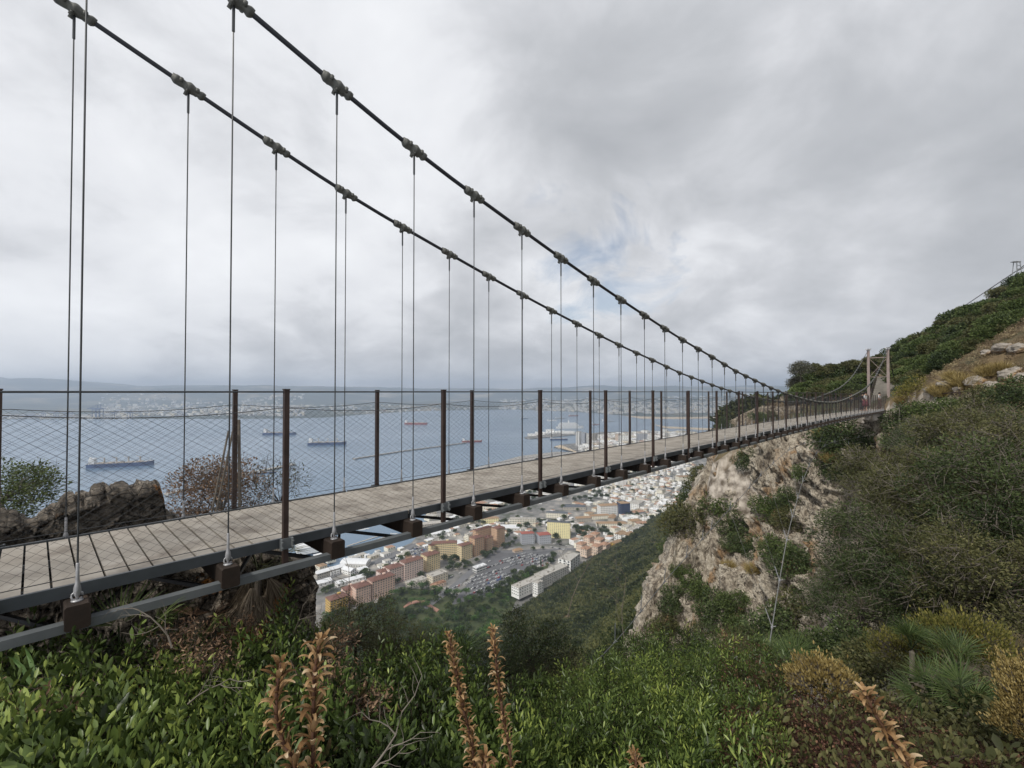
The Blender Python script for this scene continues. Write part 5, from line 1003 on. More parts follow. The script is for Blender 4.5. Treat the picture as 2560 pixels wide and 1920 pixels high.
B5('office_building', 'small low building with reddish flat roof below the beige block', 1090, 1000, 24, 9, 5, 'peach', 'terra', 'flat', 1, 5, 2)
B5('apartment_block', 'long yellow apartment block with rows of dark slots, curved corner', 1140, 775, 44, 13, 28, 'lyellow', 'brown', 'hip', 9, 14, 4, ww=2.2, wh=1.2, ang=-.62)
B5('apartment_block', 'narrow yellow stair tower in front of the slotted block', 1040, 800, 9, 9, 28, 'lyellow', 'brown', 'flat', 8, 2, 2)
B5('apartment_block', 'yellow apartment block between the slotted block and the orange ones', 1300, 780, 24, 14, 26, 'lyellow', 'brown', 'hip', 8, 6, 4)
B5('apartment_block', 'orange apartment tower nearest the yellow block', 1395, 745, 22, 16, 32, 'orange', 'brown', 'hip', 10, 5, 4)
B5('apartment_block', 'lower orange apartment block between the two orange towers', 1480, 715, 16, 14, 25, 'orange', 'brown', 'flat', 8, 4, 3)
B5('apartment_block', 'tallest orange apartment tower by the dark trees', 1565, 680, 20, 16, 36, 'orange', 'brown', 'hip', 11, 5, 4)
B5('apartment_block', 'long orange terrace with open galleries behind the orange towers', 1440, 650, 40, 10, 27, 'orange', 'brown', 'flat', 8, 10, 3)
B5('office_building', 'small cream block behind the yellow slotted building', 1340, 640, 16, 12, 14, 'cream', 'flat', 'flat', 4, 4, 3)
B5('hospital', 'grey building with balconies and red hipped roof, left wing', 1795, 655, 25, 15, 20, 'grey', 'red', 'hip', 5, 6, 4, ang=-.55)
B5('hospital', 'grey building with red hipped roof, right wing next to the pale yellow tower', 1925, 650, 24, 20, 17, 'grey', 'red', 'hip', 4, 6, 5, ang=-.5)
B5('apartment_tower', 'pale yellow slab tower with rows of small windows above the car park', 2045, 610, 46, 12, 31, 'pyellow', 'dark', 'flat', 10, 11, 3, ang=-.98, ww=1.2, wh=1.1)
B5('school', 'long cream school-like building with bands of windows under the lower chord', 1760, 515, 58, 12, 15, 'cream', 'flat', 'flat', 4, 16, 3, ang=-.82, ww=2.4, wh=1.8)
B5('sports_hall', 'low white roofed hall with a round rooflight left of the grey building', 1650, 545, 46, 24, 5, 'pale', 'white', 'flat', 1, 8, 4, ang=-.8)
B5('office_building', 'cream building with grey roof beyond the pale yellow tower', 2030, 455, 50, 13, 12, 'cream', 'dark', 'hip', 3, 12, 3, ang=-.98)
B5('multi_storey_car_park', 'white framed open car park ramp at the near corner of the car park', 1420, 875, 22, 10, 8, 'white', 'white', 'flat', 2, 7, 3, ww=2.4, wh=2.4)
B5('entrance_pavilion', 'small pavilion with tan roof at the top of the car park', 1720, 725, 18, 9, 4, 'peach', 'tan', 'hip', 1, 4, 2, ang=-.2)
B5('warehouse', 'long white roofed naval building with arched windows at lower left', 235, 905, 46, 13, 9, 'stone', 'white', 'gable', 2, 13, 3, ang=.03)
B5('warehouse', 'white roofed building with small windows right of the naval building', 385, 895, 22, 12, 7, 'white', 'white', 'gable', 2, 6, 3, ang=-1.3)
B5('warehouse', 'big vaulted white hall by the marina', 440, 835, 44, 22, 7, 'pale', 'white', 'vault', 1, 10, 5, ang=-.85)
B5('warehouse', 'long low white shed left of the pink blocks', 400, 965, 44, 12, 5, 'white', 'white', 'gable', 1, 8, 2, ang=-.05)
B5('warehouse', 'low white shed at the far left of the town', 170, 985, 26, 14, 5, 'white', 'white', 'gable', 1, 4, 2)
B5('warehouse', 'white vaulted shed just showing beside the first cross beam', 110, 700, 60, 30, 8, 'white', 'white', 'vault', 0, 0, 0, ang=-.2)
B5('warehouse', 'grey stone dockside shed under the deck near the marina', 1050, 530, 50, 18, 10, 'stone', 'flat', 'gable', 2, 10, 3, ang=-.4)
B5('warehouse', 'long dark roofed dock shed right of the marina', 1090, 600, 44, 14, 7, 'white', 'white', 'gable', 1, 8, 3, ang=-.25)
B5('office_building', 'cream building with terracotta roof glimpsed between two cross beams', 1490, 395, 46, 14, 12, 'cream', 'terra', 'hip', 3, 10, 3, ang=-.6)
B5('office_building', 'yellowish building glimpsed under the deck right of the terracotta one', 1500, 500, 40, 12, 12, 'pyellow', 'tan', 'hip', 3, 10, 3, ang=-.6)
B6('apartment_block', 'white modern block with flat roof and glazed corner above the long grey one', 545, 1400, 38, 22, 17, 'white', 'flat', 'flat', 4, 4, 3, ang=.25, ww=3.0, wh=2.4, z=-290)
B6('apartment_block', 'long block with grey flat roof and rooftop boxes below the white modern one', 350, 1540, 62, 17, 14, 'pale', 'flat', 'flat', 4, 12, 4, ang=.02, z=-288)
B6('apartment_block', 'long grey roofed block stepping down to the lower left', 80, 1660, 50, 15, 12, 'white', 'flat', 'flat', 3, 10, 4, ang=.02, z=-286)
B6('apartment_block', 'small white block with two stair heads at the bottom of the long grey row', 200, 1700, 12, 10, 17, 'white', 'flat', 'flat', 5, 3, 3, ang=.02, z=-288)
for x, y, H in ((680, 1200, 10), (760, 1140, 13), (830, 1110, 14), (730, 1260, 11), (850, 1250, 14), (940, 1230, 14), (880, 1180, 15)):
    B6('terraced_house', 'peach house with terracotta roof in the stepped cluster, ' + {680: 'leftmost', 760: 'second from left', 830: 'upper middle', 730: 'lowest left', 850: 'lower middle', 940: 'lower right', 880: 'centre'}[x], x, y, 17, 13, H, 'peach', 'terra', 'hip', 3, 4, 3, ang=.1, z=-288)
B6('house', 'ochre house with tan roof at the edge of the wooded slope', 1070, 1200, 20, 14, 12, 'ochre', 'tan', 'gable', 3, 4, 3, z=-286)
for x, y, lab in ((1110, 1090, 'white house with a brown gable below the white terrace row'), (1200, 1100, 'white house with tan roof beside the wooded slope'), (1240, 1040, 'tall white house stepping up the wooded slope'), (1320, 1010, 'long white villa at the top of the white row'), (1180, 1010, 'cream flat-roofed house above the white row')):
    B6('house', lab, x, y, 22, 14, 11, 'white' if x != 1180 else 'cream', 'flat' if x not in (1110, 1200) else 'tan', 'gable' if x in (1110, 1200) else 'flat', 3, 4, 3, ang=.1, z=-286)
B6('house', 'white house with orange roof above the trees', 1335, 960, 22, 16, 9, 'cream', 'terra', 'gable', 3, 4, 3, ang=-.5, z=-288)
B6('house', 'house with tan hipped roof left of the orange-roofed one', 1270, 930, 26, 16, 9, 'beige', 'tan', 'hip', 2, 5, 3, ang=-.4, z=-288)
B6('house', 'white house alone in the trees right of the orange roof', 1625, 950, 22, 14, 12, 'white', 'flat', 'gable', 3, 4, 3, z=-286)
B6('office_building', 'large white office building with navy top band and tan hipped roof', 985, 830, 52, 22, 25, 'white', 'tan', 'hip', 6, 13, 5, ang=-.55, ww=1.8, wh=1.9)
B6('office_building', 'navy blue glazed block with tan roof right of the large white office', 1145, 840, 24, 22, 32, 'navy', 'tan', 'hip', 7, 5, 5, ang=-.55)
B6('office_building', 'white office with brown roof bands right of the navy block', 1290, 760, 44, 26, 17, 'white', 'flat', 'flat', 4, 11, 5, ang=.2, ww=2.4)
B6('barracks', 'cream barracks with tan roof left of the long tan roofed one', 700, 900, 36, 14, 9, 'stone', 'tan', 'hip', 2, 9, 3, ang=-.6)
B6('barracks', 'long white wall building with long tan roof above the wood', 1010, 950, 66, 15, 7, 'cream', 'tan', 'hip', 2, 14, 3, ang=-.75)
B6('barracks', 'row of tan roofs in front of the large white office', 880, 870, 48, 12, 8, 'cream', 'tan', 'hip', 2, 9, 3, ang=-.6)
B6('barracks', 'tan gabled building between the two long tan roofs', 1020, 890, 30, 14, 9, 'stone', 'tan', 'gable', 2, 6, 3, ang=.4)
B6('sports_hall', 'flat dark grey roofed hall beside the long road', 595, 760, 56, 28, 7, 'stone', 'dark', 'flat', 1, 8, 4, ang=-.75)
B6('office_building', 'low building with salmon roof below the white offices', 1300, 830, 34, 18, 9, 'grey', 'terra', 'hip', 2, 7, 3, ang=-.3)
B6('office_building', 'cream tower block among the white houses', 1560, 650, 24, 16, 26, 'cream', 'flat', 'flat', 7, 5, 4, ang=.1)
B6('office_building', 'white town house with dark ground floor in the dense white quarter', 1590, 650, 46, 20, 16, 'white', 'flat', 'flat', 4, 10, 4, ang=.1)
B6('office_building', 'long building with brown roof at the edge of the white quarter', 1810, 470, 44, 24, 20, 'cream', 'tan', 'flat', 5, 12, 4, ang=-.6, ww=2.2)
B6('office_building', 'white slab at the left end of the white quarter', 1110, 520, 30, 16, 22, 'white', 'white', 'flat', 6, 2, 3, ang=-.4)
# towers by the water
def T(px, py, L, W, H, col, rows, lab, ang=0): block('tower_block', lab, 'building', px, py, L, W, H, col, 'flat', 'flat', rows, 5, 5, ang=ang, ww=2.6, wh=2.0)
T(1447, 1115, 26, 22, 78, 'white', 15, 'white waterfront tower standing left of the others at the beach', .1); T(1460, 1117, 22, 22, 74, 'grey', 15, 'grey waterfront tower, second from the beach', .1); T(1473, 1118, 24, 22, 72, 'pale', 15, 'pale waterfront tower, third from the beach', .1); T(1487, 1110, 22, 20, 60, 'stone', 12, 'brownish waterfront tower at the right of the row')
T(1545, 1110, 28, 18, 58, 'peach', 10, 'apartment tower with a red stripe on the reclaimed land'); T(1560, 1111, 60, 18, 50, 'white', 10, 'white slab beside the red-striped tower', -.7); T(1605, 1104, 60, 22, 46, 'grey', 9, 'grey office slab behind the deck at right', -.7); T(1630, 1112, 50, 20, 44, 'white', 9, 'white slab cut by the far edge of the deck', -.7)
# generic houses : prototypes
HP = []
for ci, (wall, roof, kind) in enumerate([('white', 'flat', 'flat'), ('white', 'white', 'flat'), ('cream', 'flat', 'flat'), ('white', 'terra', 'hip'), ('cream', 'tan', 'hip'), ('peach', 'terra', 'hip'), ('pale', 'dark', 'gable'), ('white', 'flat', 'step'), ('beige', 'flat', 'step')]):
    b = MB(); b.box((0, 0, -1), (1, .75, 8), None, 0)
    # 1 unit = 12 m in plan (scaled), z in metres
    if kind == 'flat': b.box((0, 0, 3.1), (.96, .71, .12), None, 1); b.box((.2, .1, 3.6), (.25, .22, 1.0), None, 0); b.box((-.3, -.15, 3.4), (.12, .1, .5), None, 0)
    elif kind == 'step': b.box((-.2, 0, 4.5), (.6, .75, 3), None, 0); b.box((-.2, 0, 6.05), (.56, .7, .12), None, 1); b.box((.3, 0, 3.05), (.38, .7, .12), None, 1)
    else: roofmesh(b, kind, 1, .75, 3, 1.3, .03, 1)
    for z in (-1.2, 1.4):
        for u in (-.36, -.12, .12, .36):
            for s_ in (-1, 1): b.box((u, s_ * .375, z), (.08, .02, 1.1), None, 2)
        for v_ in (-.22, 0.02, .24):
            for s_ in (-1, 1): b.box((s_ * .5, v_, z), (.02, .07, 1.1), None, 2)
    HP.append((b.build('town_house', [M['w_' + wall], M['r_' + roof], M['glass']]), wall, roof, kind))
def inpoly(x, y, P):
    c = False
    for i in range(len(P)):
        x1, y1 = P[i]; x2, y2 = P[i - 1]
        if (y1 > y) != (y2 > y) and x < (x2 - x1) * (y - y1) / (y2 - y1) + x1: c = not c
    return c
placed = []
RN = random.Random(21)
roofw = {'flat': 'grey flat roof', 'white': 'white flat roof', 'terra': 'terracotta roof', 'tan': 'tan roof', 'dark': 'dark gabled roof'}
def zn(x, y, x0, x1, y0, y1):
    u, v = (x - x0) / (x1 - x0), (y - y0) / (y1 - y0); return ', ' + ('far ' if v < .33 else 'middle ' if v < .66 else 'near ') + ('left' if u < .33 else 'centre' if u < .66 else 'right')
def town(poly, n_, smin, smax, zs, wts, area, ang=0, hmul=1.0):
    k = 0; tries = 0; x0, x1 = min(p[0] for p in poly), max(p[0] for p in poly); y0, y1 = min(p[1] for p in poly), max(p[1] for p in poly)
    while k < n_ and tries < n_ * 60:
        tries += 1; x, y = RN.uniform(x0, x1), RN.uniform(y0, y1)
        if not inpoly(x, y, poly): continue
        p = atZ(x, y, LANDZ); s_ = RN.uniform(smin, smax)
        if any(abs(p.x - q[0]) + abs(p.y - q[1]) < (s_ + q[2]) * .48 for q in placed): continue
        placed.append((p.x, p.y, s_)); pr, wall, roof, kind = HP[RN.choices(range(len(HP)), wts)[0]]; h = RN.uniform(.8, 1.5) * hmul
        zb = max(LANDZ, terr1(p.x, p.y) if zs else LANDZ); o = place(pr, (p.x, p.y, zb + 2.4 * h), GA + ang + RN.choice((0, math.pi / 2)) + RN.uniform(-.12, .12), (s_, s_ * RN.uniform(.8, 1.2), h), '%s house with %s%s %s%s' % (wall if wall not in ('pale',) else 'light grey', roofw[roof], ' in two steps' if kind == 'step' else '', area, zn(x, y, x0, x1, y0, y1)), 'house', '%s houses with %s%s %s%s' % (wall, roofw[roof], ' in two steps' if kind == 'step' else '', area, zn(x, y, x0, x1, y0, y1))); k += 1
    return k
n1 = town([(1430, 1215), (1560, 1160), (1640, 1140), (1735, 1135), (1735, 1165), (1705, 1225), (1690, 1290), (1640, 1310), (1560, 1300), (1520, 1250)], 205, 13, 24, True, [4, 5, 3, 1.5, 1.5, 1, .6, 4, 2], 'in the white quarter')
n2 = town([(1455, 1125), (1470, 1118), (1500, 1092), (1600, 1082), (1730, 1084), (1760, 1095), (1640, 1112), (1520, 1140)], 62, 40, 80, False, [4, 5, 2, .3, .3, 0, .2, 4, 2], 'on the waterfront', hmul=2.6)
n3 = town([(1330, 1262), (1430, 1215), (1520, 1255), (1480, 1300), (1440, 1260)], 10, 16, 26, False, [2, 2, 3, 2, 3, 1, 1, 1, 1], 'beside the long road', 0)
n4 = town([(690, 1440), (760, 1400), (840, 1390), (900, 1405), (830, 1440)], 8, 16, 28, False, [1, 5, 1, 0, 1, 0, 2, 1, 0], 'among the sheds by the marina')
print('houses', n1, n2, n3, n4)
def extra(poly, n_, smin, smax, hmul=1.0):
    x0, x1 = min(p[0] for p in poly), max(p[0] for p in poly); y0, y1 = min(p[1] for p in poly), max(p[1] for p in poly); t_ = 0; k = 0
    while k < n_ and t_ < n_ * 40:
        t_ += 1; x, y = RN.uniform(x0, x1), RN.uniform(y0, y1)
        if not inpoly(x, y, poly): continue
        p = atZ(x, y, LANDZ); sz = RN.uniform(smin, smax)
        if any(abs(p.x - q[0]) + abs(p.y - q[1]) < (sz + q[2]) * .36 for q in placed): continue
        placed.append((p.x, p.y, sz)); k += 1; H_ = RN.uniform(4, 10) * hmul; zb = max(LANDZ, terr1(p.x, p.y)); rot = Matrix.Rotation(GA + RN.uniform(-.15, .15), 3, 'Z'); mi = RN.choice((0, 0, 0, 1, 2)); W_ = sz * RN.uniform(.6, 1)
        XB.box((p.x, p.y, zb + H_ / 2 - 2), (sz, W_, H_ + 4), rot, mi); XB.box((p.x, p.y, zb + H_ + .12), (sz - .8, W_ - .8, .3), rot, RN.choice((3, 3, 4, 5)))
        for z_ in (zb + H_ * .3, zb + H_ * .72):
            for u in (-.33, 0, .33): XB.box(Vector((p.x, p.y, z_)) + rot @ Vector((u * sz, 0, 0)), (1.2, W_ + .1, 1.3), rot, 6)
XB = MB()
extra([(1430, 1215), (1560, 1160), (1640, 1140), (1735, 1135), (1735, 1165), (1705, 1225), (1690, 1290), (1640, 1310), (1560, 1300), (1520, 1250)], 320, 8, 16)
extra([(1600, 1315), (1540, 1360), (1460, 1395), (1430, 1360), (1500, 1330), (1560, 1305)], 26, 10, 18)
extra([(1455, 1125), (1470, 1118), (1500, 1092), (1600, 1082), (1730, 1084), (1760, 1095), (1640, 1112), (1520, 1140)], 260, 22, 50, 2.0)
extra([(1060, 1290), (1330, 1200), (1450, 1180), (1480, 1210), (1330, 1262), (1220, 1300), (1090, 1330)], 70, 12, 30, .7)
extra([(1150, 1350), (1230, 1310), (1290, 1300), (1330, 1270), (1440, 1290), (1500, 1340), (1440, 1350), (1330, 1330), (1200, 1360)], 60, 8, 18, .6)
extra([(860, 1400), (1030, 1350), (1180, 1300), (1240, 1330), (1130, 1380), (1000, 1420), (900, 1440)], 40, 8, 18, .5)
tag(XB.build('small_town_houses', [M['w_white'], M['w_cream'], M['w_beige'], M['r_flat'], M['r_white'], M['r_terra'], M['glass']]), kind='stuff')
# the pier with tanks, and the liner behind it
slab('pier_head', [(1311, 1094), (1330, 1086), (1400, 1082), (1442, 1080), (1445, 1086), (1400, 1090), (1325, 1097)], SEAZ - 1, SEAZ + 4, M['asphalt'])
b = None
for k, (x, y) in enumerate(((1383, 1084), (1391, 1083.5), (1398, 1083), (1367, 1086), (1360, 1087), (1406, 1082.5))):
    p = atZ(x, y, SEAZ + 4); b = MB(); b.lathe(p, [(11, 0), (11, 14), (8, 17), (.5, 18)], 16); tag(b.build('storage_tank', M['w_white']), ['third', 'fourth', 'fifth', 'second', 'leftmost', 'rightmost'][k] + ' round white storage tank on the pier', 'storage tank')
for k, (x, y, L, W, H) in enumerate(((1330, 1089, 60, 25, 12), (1350, 1086, 70, 30, 16), (1420, 1083, 90, 30, 14), (1375, 1082, 60, 26, 24))):
    block('harbour_shed', ['white shed near the tip of the pier', 'broad white shed on the pier left of the tanks', 'long white shed at the root of the pier', 'tall white shed behind the tanks'][k], 'building', x, y, L, W, H, 'white', 'white', 'flat', 2, 6, 3, ang=-.8)

# ------------------------------------------------------------------ cars
M['tyre'] = flat('car_glass_dark', (.02, .022, .026), .3, .1, 5)
CARC = {'white': (.72, .72, .71), 'silver': (.42, .43, .44), 'black': (.025, .026, .03), 'red': (.38, .035, .03), 'blue': (.05, .12, .35), 'grey': (.16, .165, .17)}
CP_ = {}
for k, c in CARC.items():
    mt_ = flat(k + '_car_paint', c, .3, .03, 1, spec=.6); b = MB()
    pr = [(-2.1, .25), (-2.15, .75), (-1.9, .95), (1.0, 1.0), (2.0, .85), (2.15, .6), (2.1, .25)]; w_ = .86
    V = [(x, s_ * w_, z) for s_ in (-1, 1) for x, z in pr]; n0 = len(pr); b.add(V, [tuple(range(n0)), tuple(range(2 * n0 - 1, n0 - 1, -1))] + [(i, n0 + i, n0 + (i + 1) % n0, (i + 1) % n0) for i in range(n0)], 0)
    b.add([(-1.75, -.8, .96), (-1.4, -.66, 1.42), (.2, -.66, 1.45), (1.05, -.8, 1.0), (-1.75, .8, .96), (-1.4, .66, 1.42), (.2, .66, 1.45), (1.05, .8, 1.0)], [(0, 3, 2, 1), (4, 5, 6, 7), (0, 1, 5, 4), (2, 3, 7, 6)], 1)
    b.add([(-1.42, -.67, 1.425), (.2, -.67, 1.455), (.2, .67, 1.455), (-1.42, .67, 1.425), (-1.38, -.64, 1.48), (.12, -.64, 1.5), (.12, .64, 1.5), (-1.38, .64, 1.48)], [(4, 5, 6, 7), (0, 1, 5, 4), (1, 2, 6, 5), (2, 3, 7, 6), (3, 0, 4, 7)], 0)
    for x in (-1.3, 1.35):
        for s_ in (-1, 1): b.lathe((x, s_ * .84, .32), [(.32, -.1), (.32, .1)], 9, 1, (0, 1, 0))
    CP_[k] = b.build('parked_car', [mt_, M['tyre']])
ORD = ['first', 'second', 'third', 'fourth', 'fifth', 'sixth']
def cars(pA, pB, pC, rows, per, where, heading, miss=.12, z=LANDZ + .3):
    """rows of cars filling the parallelogram A-B (along a row), A-C (across rows); ground points"""
    A, B_, C_ = (atZ(*p, z) for p in (pA, pB, pC)); n = 0
    for r in range(rows):
        for c in range(per):
            if RN.random() < miss: continue
            p = A + (B_ - A) * ((c + RN.uniform(-.12, .12)) / max(1, per - 1)) + (C_ - A) * (r / max(1, rows - 1)); k = RN.choices(list(CARC), [8, 4, 3, 1.2, .8, 2.5])[0]
            place(CP_[k], (p.x, p.y, z), heading + RN.choice((0, math.pi)) + RN.uniform(-.05, .05), 1.12, '%s car in the %s row, %s half, %s' % (k, ORD[r], 'left' if c < per / 2 else 'right', where), 'car', '%s cars, %s row, %s half, in %s' % (k, ORD[r], 'left' if c < per / 2 else 'right', where)); n += 1
    return n
def hd(pA, pB): a, b_ = atZ(*pA, LANDZ), atZ(*pB, LANDZ); return math.atan2(b_.y - a.y, b_.x - a.x)
h0_ = hd((1260, 1400), (1370, 1380)); nn0 = 0
nn0 += cars(z5(1585, 800), z5(1790, 735), z5(1800, 840), 6, 19, 'the upper big car park', h0_ + .5)
nn0 += cars(z5(1830, 800), z5(1960, 750), z5(1880, 850), 3, 12, 'the right wing of the car park', h0_ + .5)
nn0 += cars(z5(1490, 850), z5(1640, 800), z5(1570, 930), 3, 12, 'the middle big car park', h0_ + .5)
nn0 += cars(z5(1280, 960), z5(1560, 870), z5(1420, 1060), 6, 17, 'the lower big car park', h0_ + .5, .25)
nn0 += cars(z5(1215, 1010), z5(1270, 990), z5(1350, 1060), 3, 5, 'the lowest car park corner', h0_ + .5, .3)
nn0 += cars(z5(670, 800), z5(940, 695), z5(700, 815), 2, 17, 'the quay car park', h0_ + .4, .1)
nn0 += cars(z5(860, 700), z5(970, 690), z5(880, 745), 3, 8, 'the upper quay car park', h0_, .2)
nn0 += cars(z5(2000, 660), z5(2110, 680), z5(1985, 690), 2, 9, 'the yard under the yellow tower', h0_ - .5, .2)
nn0 += cars(z5(1120, 955), z5(1500, 800), z5(1120, 955), 1, 12, 'the street beside the car park', hd(z5(1120, 955), z5(1500, 800)), .35, LANDZ + .5)
print('cars', nn0)
# ------------------------------------------------------------------ trees in the town and the park
P_ct = [plant_proto('tree', 'f_dark', 420, .30, 201, twigs=0, trunk=.4, lumps=12), plant_proto('tree', 'f_mid', 420, .28, 202, twigs=0, trunk=.4, lumps=12), plant_proto('stone_pine', 'f_pine', 520, .22, 203, twigs=0, trunk=1.3, lumps=12, ax=(1, 1, .32)), plant_proto('cypress', 'f_dark', 300, .5, 204, twigs=0, trunk=.1, lumps=8, ax=(.35, .35, 2.2))]
CT = [('park', 'in the park at the foot of the slope', 1100 + 0, [(z5(x, y), r, k) for x, y, r, k in [(650, 1150, 8, 0), (700, 1120, 7, 1), (760, 1090, 8, 2), (800, 1060, 7, 1), (880, 1030, 8, 2), (960, 1040, 9, 2), (1000, 1010, 7, 0), (1060, 1060, 8, 2), (1110, 1080, 9, 2), (1180, 1090, 8, 2), (1080, 1130, 8, 1), (1240, 1110, 10, 2), (1310, 1100, 10, 2), (1330, 1150, 8, 2), (950, 1170, 9, 2), (880, 1160, 8, 2), (1000, 1190, 8, 2), (700, 1170, 8, 2), (820, 1140, 7, 1), (620, 1190, 8, 0), (560, 1200, 9, 0), (480, 1220, 9, 0), (1420, 1080, 7, 0), (1490, 1060, 8, 0), (1560, 1040, 8, 0), (1600, 1010, 8, 0), (1640, 980, 8, 1), (1700, 960, 8, 0), (1750, 930, 8, 1), (1800, 910, 8, 0), (1850, 880, 7, 1), (1500, 1130, 9, 2), (1560, 1100, 8, 1), (1640, 1070, 8, 0), (1690, 1030, 8, 1), (1160, 1060, 4, 3), (900, 1000, 6, 1), (1380, 1180, 8, 1), (1180, 1200, 9, 1), (1280, 1210, 9, 0), (740, 1230, 9, 1), (860, 1240, 9, 0)]]),
      ('street', 'between the apartment blocks', 0, [(z5(x, y), r, k) for x, y, r, k in [(1215, 800, 9, 0), (1200, 850, 9, 0), (1250, 870, 9, 0), (1180, 880, 8, 0), (1340, 840, 6, 1), (1400, 810, 6, 1), (1460, 780, 8, 0), (1500, 760, 8, 0), (1540, 735, 8, 0), (1610, 700, 8, 0), (1650, 690, 7, 0), (1680, 670, 6, 0), (1640, 620, 7, 0), (1700, 640, 6, 0), (790, 800, 8, 1), (850, 775, 8, 1), (500, 910, 7, 1), (560, 920, 6, 0), (240, 1040, 8, 0), (200, 1060, 8, 1), (1690, 915, 8, 0), (1905, 840, 4, 3), (1980, 820, 8, 0), (2000, 780, 6, 1), (1840, 720, 6, 1), (1915, 710, 5, 1), (270, 1230, 6, 0), (1120, 640, 8, 1), (1330, 560, 7, 0), (1400, 540, 6, 0), (1570, 500, 6, 0), (1900, 530, 6, 1), (2190, 560, 8, 0)]]),
      ('wood', 'in the dark wood among the tan roofs', 0, [(z6(x, y), r, k) for x, y, r, k in [(620, 1000, 10, 0), (680, 1020, 10, 0), (740, 1010, 10, 0), (800, 1030, 10, 0), (650, 1060, 10, 0), (720, 1080, 9, 0), (790, 1090, 9, 0), (900, 1040, 9, 0), (960, 1050, 9, 0), (1000, 1080, 8, 1), (860, 970, 4, 3), (930, 1000, 8, 0), (600, 680, 9, 0), (660, 670, 10, 0), (720, 660, 10, 0), (780, 680, 10, 0), (840, 650, 10, 0), (900, 640, 9, 0), (880, 600, 10, 0), (960, 640, 9, 0), (820, 600, 10, 0), (980, 560, 9, 1), (480, 760, 8, 1), (250, 800, 8, 0), (640, 790, 6, 1), (100, 790, 8, 1), (1180, 850, 9, 0), (1220, 840, 8, 0), (1380, 860, 8, 0), (1330, 880, 8, 1), (1460, 930, 8, 0), (1540, 900, 9, 0), (1600, 860, 9, 0), (1640, 800, 9, 0), (1480, 880, 7, 1), (1100, 960, 7, 0), (1330, 1000, 7, 0), (370, 1300, 8, 0), (350, 1370, 7, 0), (230, 1390, 4, 3), (1240, 520, 8, 1), (1600, 540, 7, 0), (90, 1480, 8, 0), (140, 1450, 7, 1)]])]
kn = ['dark green tree', 'mid green tree', 'bright green umbrella pine', 'slim dark cypress']
for gname, where, _, L in CT:
    for (pp_, r, k) in L:
        p = atZ(*pp_, LANDZ); zb = max(LANDZ, terr1(p.x, p.y)); place(P_ct[k], (p.x, p.y, zb + (1.0 if k < 2 else 0)), RN.uniform(0, 6), (r * .85, r * .85, r * .85), kn[k] + ' ' + where, 'tree', kn[k] + 's ' + where)
PARK = [z5(180, 1230), z5(420, 1190), z5(640, 1120), z5(820, 1010), z5(1000, 1020), z5(1180, 1050), z5(1300, 1110), z5(1440, 1080), z5(1560, 1030), z5(1720, 920), z5(1890, 850), z5(1960, 830), z5(1960, 900), z5(1700, 1120), z5(1640, 1300), z5(1400, 1800), z5(100, 1800)]
M['lawn'] = material('park_grass', [(.3, (.03, .045, .015)), (.7, (.08, .09, .035))], scale=.08, rough=.9); slab('park_lawn', PARK, LANDZ, LANDZ + .15, M['lawn'])
for where, poly, n_ in (('along the waterfront roads', [(1050, 1340), (1180, 1280), (1330, 1230), (1440, 1190), (1480, 1215), (1330, 1262), (1220, 1310), (1080, 1350)], 46), ('among the buildings above the car park', [(1180, 1360), (1230, 1310), (1330, 1290), (1440, 1290), (1500, 1350), (1440, 1370), (1330, 1345), (1220, 1370)], 30), ('in the white quarter', [(1440, 1215), (1560, 1170), (1720, 1150), (1690, 1280), (1560, 1300)], 40), ('around the salmon and pink apartment blocks', [(820, 1470), (900, 1440), (1020, 1410), (1120, 1380), (1230, 1360), (1240, 1380), (1130, 1440), (1000, 1470), (900, 1500)], 40)):
    k = 0
    while k < n_:
        x, y = RN.uniform(800, 1740), RN.uniform(1140, 1520)
        if not inpoly(x, y, poly): continue
        p = atZ(x, y, LANDZ); zb = max(LANDZ, terr1(p.x, p.y)); kk_ = RN.choice((0, 0, 1)); r_ = RN.uniform(4, 8); place(P_ct[kk_], (p.x, p.y, zb), RN.uniform(0, 6), r_, kn[kk_] + ' ' + where, 'tree', kn[kk_] + 's ' + where); k += 1
P_ = [];
while len(P_) < 900:
    x, y = RN.uniform(780, 1400), RN.uniform(1400, 1750)
    if not inpoly(x, y, PARK): continue
    xx, yy = (x - 750) * 3.16, (y - 1150) * 3.16
    if 790 < xx < 1180 and 1080 < yy < 1210 and RN.random() < .7: continue
    p = atZ(x, y, LANDZ); P_.append((p.x, p.y, max(LANDZ, terr1(p.x, p.y)) + 1.5))
P_ = np.array(P_); tn = fbm(P_[:, 0] / 18, P_[:, 1] / 18, 1, 3) * .5; rsp = np.random.RandomState(8); gp = rsp.rand(len(P_)) < .3
M['f_park'] = foliage_mat('park_leaves', (0.018, 0.033, 0.011), (0.056, 0.083, 0.025), (0.119, 0.156, 0.048)); scatter_stuff('park_woodland', P_[~gp], rsp.uniform(3, 6, (~gp).sum()), crown_protos(5, 130, .34, 70), 'f_park', vari=tn[~gp]); scatter_stuff('park_pines', P_[gp], rsp.uniform(3.5, 6.5, gp.sum()), crown_protos(4, 130, .3, 80), 'f_pine', vari=tn[gp], lift=.5)
# red path and walls of the park
slab('park_path', [z5(815, 1160), z5(860, 1120), z5(960, 1100), z5(1100, 1180), z5(1080, 1200), z5(950, 1120), z5(870, 1140), z5(830, 1165)], LANDZ, LANDZ + .8, flat('red_gravel', (.34, .19, .14), .9, .1, .1))

